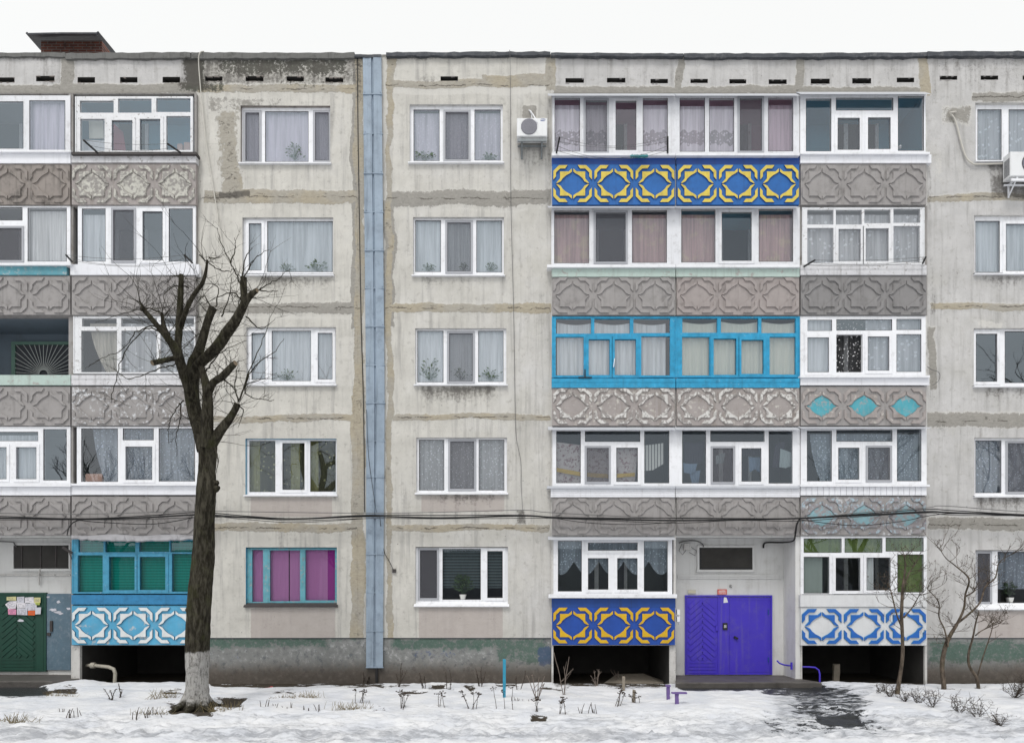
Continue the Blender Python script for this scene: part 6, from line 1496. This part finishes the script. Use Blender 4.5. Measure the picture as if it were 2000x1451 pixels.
def young_tree(name, label, group, path, seed, n_br, h_tw, mat=BARKS, tufts=True, spread=1.0):
    """small multi-branched tree: stems given as photo polylines with radii"""
    r = random.Random(seed); base = GP(*path[0][0][:2]); TD = -base.y; S_ = (D-TD)/F
    root = empty(name, (base.x, base.y, 0)); tag(root, label, 'tree' if 'tree' in name else 'shrub', group)
    bv = Vector((base.x, base.y, 0)); tw = MB()
    def grow(p, d, L, rr, depth):
        n = max(3, int(L/.07)); pts = [p]; q = p.copy(); dd = d.normalized()
        for i in range(n):
            dd = (dd + Vector((r.gauss(0,.2), r.gauss(0,.2), r.gauss(.05,.16)))).normalized(); q = q+dd*(L/n); pts.append(q.copy())
        tw.tube(pts, [rr*(1-.65*i/n) for i in range(n+1)], 4 if rr > .006 else 3, 0, caps=False)
        if depth:
            for k in range(r.randint(2, 3)):
                i = r.randint(max(1, n//3), n); sd = Vector((r.uniform(-1,1), r.uniform(-1,1), r.uniform(-.2,.9)))
                grow(pts[min(i, n)], dd*.7+sd*.75, L*r.uniform(.4,.7), rr*.62, depth-1)
        elif tufts and r.random() < .55:
            for k in range(r.randint(2, 5)):
                c = pts[-1]+Vector((r.uniform(-.02,.02), r.uniform(-.02,.02), r.uniform(-.01,.03))); s_ = r.uniform(.004,.009)
                tw.tube([c-Vector((0,0,s_*1.3)), c, c+Vector((0,0,s_*1.3))], [s_*.3, s_, s_*.2], 4, 0, caps=False)
    first = True
    for st in path:
        pts = []
        for (px, py, rp) in st:
            p = P(px, py, TD) - bv; pts.append((p.x, p.y + (0 if first else r.uniform(-.12,.12)), p.z if py < path[0][0][1]-3 else -.05, rp*S_*.62))
        sp = smooth_path(pts, 5); b = MB(); knobbly(b, sp, 9, seed, 0); b.make('trunk' if first else 'branch', mat, root); first = False
        for k in range(n_br):
            i = r.randint(int(len(sp)*h_tw), len(sp)-1); p = Vector(sp[i][:3]); a = r.uniform(0, 6.28)
            grow(p, Vector((math.cos(a)*spread, math.sin(a)*spread*.7, r.uniform(.1,1.1))), r.uniform(.25,.55), .008, 2)
    tw.make('twigs', mat, root)
YT = 'young bare trees beyond the triple loggias'
young_tree('young_tree', 'slender bare tree before the white and blue panel', YT, [[(1750,1355,8),(1755,1335,6.5),(1762,1290,6),(1763,1250,5),(1761,1200,4.5),(1763,1150,4),(1768,1110,2.5),(1766,1085,1.5)],
   [(1762,1225,3),(1748,1200,2.5),(1744,1165,2),(1738,1140,1.2)],[(1763,1205,3),(1785,1185,2),(1793,1160,1.2)],[(1763,1150,3),(1775,1120,2),(1788,1100,1)]], 5, 9, .45)
young_tree('young_tree', 'forked bare tree before the bare wall beyond the loggias', YT, [[(1843,1348,9),(1843,1335,7.5),(1840,1300,7),(1846,1265,6),(1856,1240,5.2),(1868,1220,4.6)],
   [(1866,1224,4.5),(1878,1190,3.6),(1887,1160,3),(1886,1130,2.4),(1872,1105,1.8),(1850,1090,1.2),(1836,1070,.8)],[(1868,1220,4),(1890,1195,3.2),(1908,1175,2.8),(1925,1145,2.4),(1945,1128,1.8),(1952,1098,1.2),(1975,1080,.8)],
   [(1848,1262,2.6),(1846,1230,2.4),(1840,1205,2),(1828,1175,1.6),(1815,1150,1)],[(1886,1165,2.4),(1895,1155,2.2),(1906,1148,1.8)]], 6, 10, .5)
young_tree('young_tree', 'crooked thin bare tree at the plinth beyond the loggias', YT, [[(1912,1346,5),(1908,1325,4.5),(1893,1300,4),(1892,1275,3.6),(1900,1245,3),(1906,1215,2.2),(1912,1195,1.5)],
   [(1912,1335,2),(1918,1290,1.8),(1930,1240,1.4),(1945,1215,1)],[(1900,1240,2),(1925,1230,1.6),(1960,1215,1)]], 7, 7, .5)

def shrub(px, py, h, label, group, seed, mat, n=14, dense=True, name='low_shrub', lean=0):
    r = random.Random(seed); base = GP(px, py); root = empty(name, (base.x, base.y, base.z)); tag(root, label, 'shrub', group)
    hm = h*(D+base.y)/F; b = MB()
    for k in range(n):
        a = r.uniform(0, 6.28); dd = Vector((math.cos(a)*.6+lean, math.sin(a)*.6, 1)).normalized(); q = Vector((0,0,-.04)); pts = [q.copy()]; m = 7
        for i in range(m):
            dd = (dd+Vector((r.gauss(0,.2), r.gauss(0,.2), r.gauss(0,.12)))).normalized(); q = q+dd*hm/m*r.uniform(.7,1.15); pts.append(q.copy())
        b.tube(pts, [.007*(1-.7*i/m) for i in range(m+1)], 4, 0, caps=False)
        for i in range(2, m+1):
            for _ in range(2 if dense else 1):
                e = pts[i]+Vector((r.gauss(0,.08), r.gauss(0,.08), r.gauss(.05,.05)))*min(1.3, hm*2); b.tube([pts[i], e], [.004,.002], 3, 0, caps=False)
                if dense:
                    for _ in range(r.randint(0, 2)):
                        c = e+Vector((r.gauss(0,.012), r.gauss(0,.012), r.gauss(0,.012))); s_ = r.uniform(.005,.010); u = Vector((r.uniform(-1,1), r.uniform(-1,1), r.uniform(-1,1)))*s_; v = Vector((r.uniform(-1,1), r.uniform(-1,1), r.uniform(-1,1)))*s_
                        b.add([c-u, c-v, c+u, c+v], [(0,1,2,3)])
    b.make('stems', mat, root)
SG = 'low dark shrubs in the snow beyond the violet door'
for k, (px, py, h, lb, ln) in enumerate(((1722,1354,26,'small dark shrub nearest the platform before the slender tree',0),(1738,1360,34,'dark shrub wrapped round the foot of the slender tree',0),(1768,1368,24,'low dark shrub just past the slender tree foot',.2),
      (1795,1374,34,'sparse shrub between the slender and the forked tree',0),(1822,1379,36,'round twiggy shrub before the forked tree foot',0),(1872,1392,44,'largest round twiggy shrub in the snow row',0),(1908,1401,46,'upright dark shrub beside the largest round shrub',0),
      (1955,1419,36,'leaning dark shrub alone at the outer end of the row',-.4),(1982,1362,52,'brown dense shrub against the plinth at the facade end',0))):
    shrub(px, py, h, lb, SG, 90+k, MT['dryplant'], 8 if k != 8 else 18, True, lean=ln)

# ------------------------------------------------------------------ dead plants in the snow bed
def plant(kind, px, py, h, label, seed):
    r = random.Random(seed*31+int(px)); base = GP(px, py); NAME = {'cut': 'cut_stalks', 'flower': 'dead_flower', 'rose': 'bare_rose_bush', 'thorn': 'leafy_dead_stem', 'grass': 'dry_grass_tuft', 'tall': 'arching_stems'}
    root = empty(NAME[kind], (base.x, base.y, base.z)); tag(root, label, {'cut': 'plant stubble', 'flower': 'dead flower', 'rose': 'rose bush', 'thorn': 'dead plant', 'grass': 'grass tuft', 'tall': 'dead plant'}[kind], 'dead plants in the snowy flower bed')
    hm = h*(D+base.y)/F; b = MB()
    def stem(dx, lean, L, rad, blobs=0, leaf=0):
        p = Vector((dx, r.uniform(-.05,.05), -.04)); d_ = Vector((lean, r.uniform(-.2,.2), 1)).normalized(); pts = [p.copy()]
        for i in range(6):
            d_ = (d_+Vector((r.gauss(0,.07), r.gauss(0,.07), 0))).normalized(); p = p+d_*L/6; pts.append(p.copy())
        b.tube(pts, [rad*(1-.4*i/6) for i in range(7)], 5, 0, caps=True)
        for k in range(blobs):
            c = pts[-1]+Vector((r.gauss(0,.035), r.gauss(0,.035), r.gauss(0,.02))); s_ = r.uniform(.012,.022)
            b.tube([pts[-1], c], [.003,.003], 3, 0, caps=False); b.tube([c-Vector((0,0,s_*.5)), c, c+Vector((0,0,s_*.5))], [s_*.5, s_, s_*.4], 6)
        for k in range(leaf):
            i = r.randint(2, 6); c = pts[i]; l = r.uniform(.025,.05); u = Vector((r.uniform(-1,1), r.uniform(-1,1), r.uniform(-.8,.4))).normalized()*l; v = u.cross(Vector((0,0,1))).normalized()*l*.35
            b.add([c, c+u*.5+v, c+u, c+u*.5-v], [(0,1,2,3)])
        return pts
    mat = MT['dryplant']
    if kind == 'cut':
        for k in range(r.randint(5, 8)): stem(r.uniform(-.2,.2), r.uniform(-.25,.25), hm*r.uniform(.45,1), .008)
    elif kind == 'flower':
        for k in range(r.randint(3, 5)): stem(r.uniform(-.08,.08), r.uniform(-.3,.3), hm*r.uniform(.6,1), .007, 6, 4)
    elif kind == 'thorn':
        for k in range(r.randint(2, 4)): stem(r.uniform(-.05,.05), r.uniform(-.4,.4), hm*r.uniform(.6,1), .010, 0, 26)
    elif kind == 'grass':
        mat = MT['straw']
        for k in range(60): stem(r.gauss(0,.18), r.gauss(0,.9), hm*r.uniform(.4,1), .004)
    elif kind == 'tall':
        for k in range(3): stem((k-1)*.16, (1-k)*-.05-.12, hm*r.uniform(.85,1), .007, 5, 3)
    elif kind == 'rose':
        mat = MT['palestem']
        for k in range(r.randint(3, 5)):
            pts = stem(r.uniform(-.04,.04), r.uniform(-.6,.6), hm*r.uniform(.65,1), .011, 0, 3)
            for q in range(2):
                i = r.randint(2, 5); e = pts[i]+Vector((r.uniform(-.2,.2), r.uniform(-.1,.1), r.uniform(.08,.25)))*min(1, hm); b.tube([pts[i], e], [.006,.003], 4, 0)
    b.make('stems', mat, root)
ORD = ['first', 'second', 'third', 'fourth', 'fifth', 'sixth', 'seventh', 'eighth', 'ninth', 'tenth', 'eleventh', 'twelfth']
PL = [('cut', [(130,1400,22),(152,1399,24),(278,1401,28),(298,1398,22),(524,1379,20),(556,1389,24),(606,1387,20),(1150,1393,30),(1016,1368,14)], '{} clump of cut brown stubble in the snow, counted from the green door'),
      ('flower', [(790,1385,42),(862,1385,48),(922,1384,44),(1207,1376,38),(1098,1391,42),(1245,1373,26),(700,1372,30),(1048,1390,36)], '{} stand of dead flower heads in the snow, counted from the tree'),
      ('thorn', [(218,1368,38),(236,1362,34),(606,1328,38),(657,1330,42),(782,1342,52),(828,1344,36),(876,1344,42),(938,1340,42),(1012,1346,44),(712,1336,26)], '{} leafy dead stem along the plinth, counted from the green door'),
      ('rose', [(1050,1366,58),(1104,1356,88),(1164,1340,40),(1210,1332,40)], '{} bare pale rose bush, counted from the turquoise post'),
      ('grass', [(118,1358,14),(322,1362,24),(300,1395,22),(430,1388,26),(28,1408,24),(598,1362,20),(563,1362,12),(684,1384,26)], '{} dry grass tuft in the snow, counted from the green door'),
      ('tall', [(986,1386,50)], '{} arching trio of thin dead stems before the turquoise post')]
for kind, lst, tpl in PL:
    for k, (px, py, h) in enumerate(lst): plant(kind, px, py, h, tpl.format(ORD[k]) if kind != 'tall' else 'arching trio of thin dead stems before the turquoise post', k+3)

# ------------------------------------------------------------------ stakes, posts, pipes, litter
def stake(name, px, py, top, wpx, mat, label, cat, cap=None, lean=0.0):
    base = GP(px, py); root = empty(name, (base.x, base.y, base.z)); tag(root, label, cat)
    s_ = (D+base.y)/F; h = (py-top)*s_; wd = wpx*s_; b = MB(); n = 5; r = random.Random(int(px)); prev = None
    vs = []; fs = []
    for i in range(n+1):
        z = -.06+(h+.06)*i/n; o = lean*z
        for sx, sy in ((-1,-1),(1,-1),(1,1),(-1,1)): vs.append((o+sx*wd/2*r.uniform(.88,1.06), sy*wd*.3, z + (r.uniform(-.02,.02) if i == n else 0)))
    for i in range(n):
        for k in range(4): fs.append((i*4+k, i*4+(k+1)%4, (i+1)*4+(k+1)%4, (i+1)*4+k))
    fs.append((n*4, n*4+1, n*4+2, n*4+3)); b.add(vs, fs); b.make('stake', mat, root)
    if cap:
        b = MB(); b.box(cap[0]*s_, cap[1]*s_, -.05, .05, h, h+.03); b.make('cap', mat, root)
stake('garden_post', 985, 1362, 1288, 6, MT['bluepost'], 'thin turquoise painted post standing in the flower bed', 'post')
stake('garden_stake', 1218, 1347, 1321, 5.5, MT['wood'], 'short weathered wooden stake before the dark cellar opening', 'stake')
stake('garden_stake', 1237, 1372, 1346, 5.5, MT['wood'], 'weathered wooden stake standing farther out in the snow', 'stake', lean=.06)
stake('violet_post', 1305, 1363, 1340, 6.5, MT['violet2'], 'violet post stub nearer the violet door', 'post', cap=(-5, 4))
stake('violet_post', 1322, 1374, 1354, 7, MT['violet2'], 'violet T-topped post stub standing farther from the violet door', 'post', cap=(-10, 19))
stake('plank', 1632, 1333, 1297, 11.5, MT['wood'], 'grey upright plank before the white and blue panel', 'plank', lean=.05)
b = MB(); b.tube([P(1518,1290,-.5), P(1523,1295,-.35), P(1532,1298,-.2), P(1546,1300,.02)], .021, 8); b.tube([P(1546,1293,.02), P(1546,1307,.02)], .03, 6); tag(b.make('door_rail', MT['violet']), 'violet bent rail on the wall beside the violet door', 'rail')
b = MB(); b.tube([P(1567,1302,.0), P(1580,1302,.05), P(1592,1303,.1), P(1599,1308,.12), P(1601,1316,.14), P(1601,1336,.14)], .022, 8); tag(b.make('bent_pipe', MT['violet']), 'violet bent pipe by the cellar opening beside the pier', 'pipe')
b = MB(); b.tube([P(160,1299,-.4), P(182,1299,.0), P(212,1302,.1), P(222,1306,.14), P(225,1314,.15), P(224,1335,.15)], .045, 9); bp_ = tag(b.make('bent_pipe', MT['pipe']), 'old cream bent pipe in the cellar opening behind the tree', 'pipe')
b = MB(); b.tube([P(178,1299,.0), P(186,1299,.0)], .075, 9); b.make('flange', MT['pipe'], bp_)
p = GP(530, 1345); b = MB(); r = random.Random(4)
for k in range(7): b.box(p.x-.16+k*.045, p.x-.11+k*.045, p.y-.05+r.uniform(-.02,.02), p.y+.04, p.z-.02, p.z+r.uniform(.02,.07))
tag(b.make('red_litter', paint('red_plastic', (.45,.05,.06), .5, .2, 9, da=.3, bump=.2)), 'crumpled red plastic litter in the snow by the plinth', 'litter')
p = GP(1245, 1332); b = MB()
vs = [(p.x-.9,p.y-.1,p.z),(p.x-.5,p.y-.35,p.z+.02),(p.x+.6,p.y-.3,p.z),(p.x+.75,p.y+.1,p.z+.02),(p.x+.2,p.y+.3,p.z+.20),(p.x-.5,p.y+.3,p.z+.18)]
b.add(vs, [(0,1,5),(1,2,4,5),(2,3,4),(0,5,4,3)]); tag(b.make('concrete_slab', MT['wood']), 'tilted broken concrete slab in the cellar opening by the stakes', 'slab')

# crumpled tin roof over the green-blind loggia
b = MB(); n = 40; r = random.Random(9); A = []; B = []
for i in range(n+1):
    px = 139+(382-139)*i/n
    A.append(P(px, 1044.5+1.5*math.sin(i*.35), .16)); B.append(P(px, 1051+4.5*math.sin(i/n*3.1)+r.uniform(-1.2,1.2), .34+r.uniform(-.02,.02)))
for i in range(n): b.add([A[i], A[i+1], B[i+1], B[i]], [(0,1,2,3)]); b.add([B[i], B[i+1], B[i+1]-Vector((0,-.02,.03)), B[i]-Vector((0,-.02,.03))], [(0,1,2,3)])
b.make('tin_canopy', MT['sill_grey'], LOG['L5']['obj'])
for k, yy in enumerate((1190, 1204)):
    b = MB(); b.pbox(1322.5, yy, 1328, yy+10, -.1, .1); b.tube([P(1325,yy+10,.05), P(1327,yy+14,.05)], .02, 6)
    tag(b.make('meter_box', MT['pvc']), ['upper white meter box on the pier beside the violet door', 'lower white meter box on the pier beside the violet door'][k], 'meter box', 'meter boxes on the pier')

# ------------------------------------------------------------------ across the street: what the panes mirror
def street_tree(x, y, h, seed, label):
    r = random.Random(seed); root = empty('street_tree', (x, y, 0)); tag(root, label, 'tree', 'bare trees across the street mirrored in the panes')
    tr = MB(); tw = MB()
    def grow(p, d, L, rr, depth):
        n = 5; pts = [p]; q = p.copy(); dd = d.normalized()
        for i in range(n):
            dd = (dd+Vector((r.gauss(0,.13), r.gauss(0,.13), r.gauss(.03,.08)))).normalized(); q = q+dd*L/n; pts.append(q.copy())
        (tr if depth > 4 else tw).tube(pts, [rr*(1-.4*i/n) for i in range(n+1)], 6 if depth > 3 else 3, 0, caps=False)
        if depth:
            for k in range(3 if depth > 2 else 2):
                grow(pts[r.randint(2, n)], dd+Vector((r.uniform(-1,1), r.uniform(-1,1), r.uniform(-.3,.7)))*.8, L*r.uniform(.55,.8), rr*.58, depth-1)
    grow(Vector((0,0,-.1)), Vector((0,0,1)), h*.32, .24, 6)
    tr.make('trunk', BARK, root); tw.make('branches', BARK, root)
for k, (x, y, h, lb) in enumerate(((24,-17,20,'tall bare street tree mirrored in the panes beyond the loggias'),(19,-20,15,'shorter bare street tree mirrored in the farthest loggia panes'),(-22,-19,14,'bare street tree mirrored in the cut-off loggia panes'),
      (-18,-25,15,'bare street tree mirrored behind the whitewashed tree'),(-10,-23,12,'distant bare street tree mirrored in the second floor panes'),(29,-22,19,'outer bare street tree mirrored in the end window'))):
    street_tree(x, y, h, 200+k, lb)
b = MB(); b.box(-60, 60, -62, -52, 0, 6.2); b.box(-60.3, 60.3, -62.3, -51.7, 6.2, 6.5)
op = b.make('street_building', MT['conc_dark']); tag(op, 'long low grey building across the street, mirrored in ground floor panes', 'building')
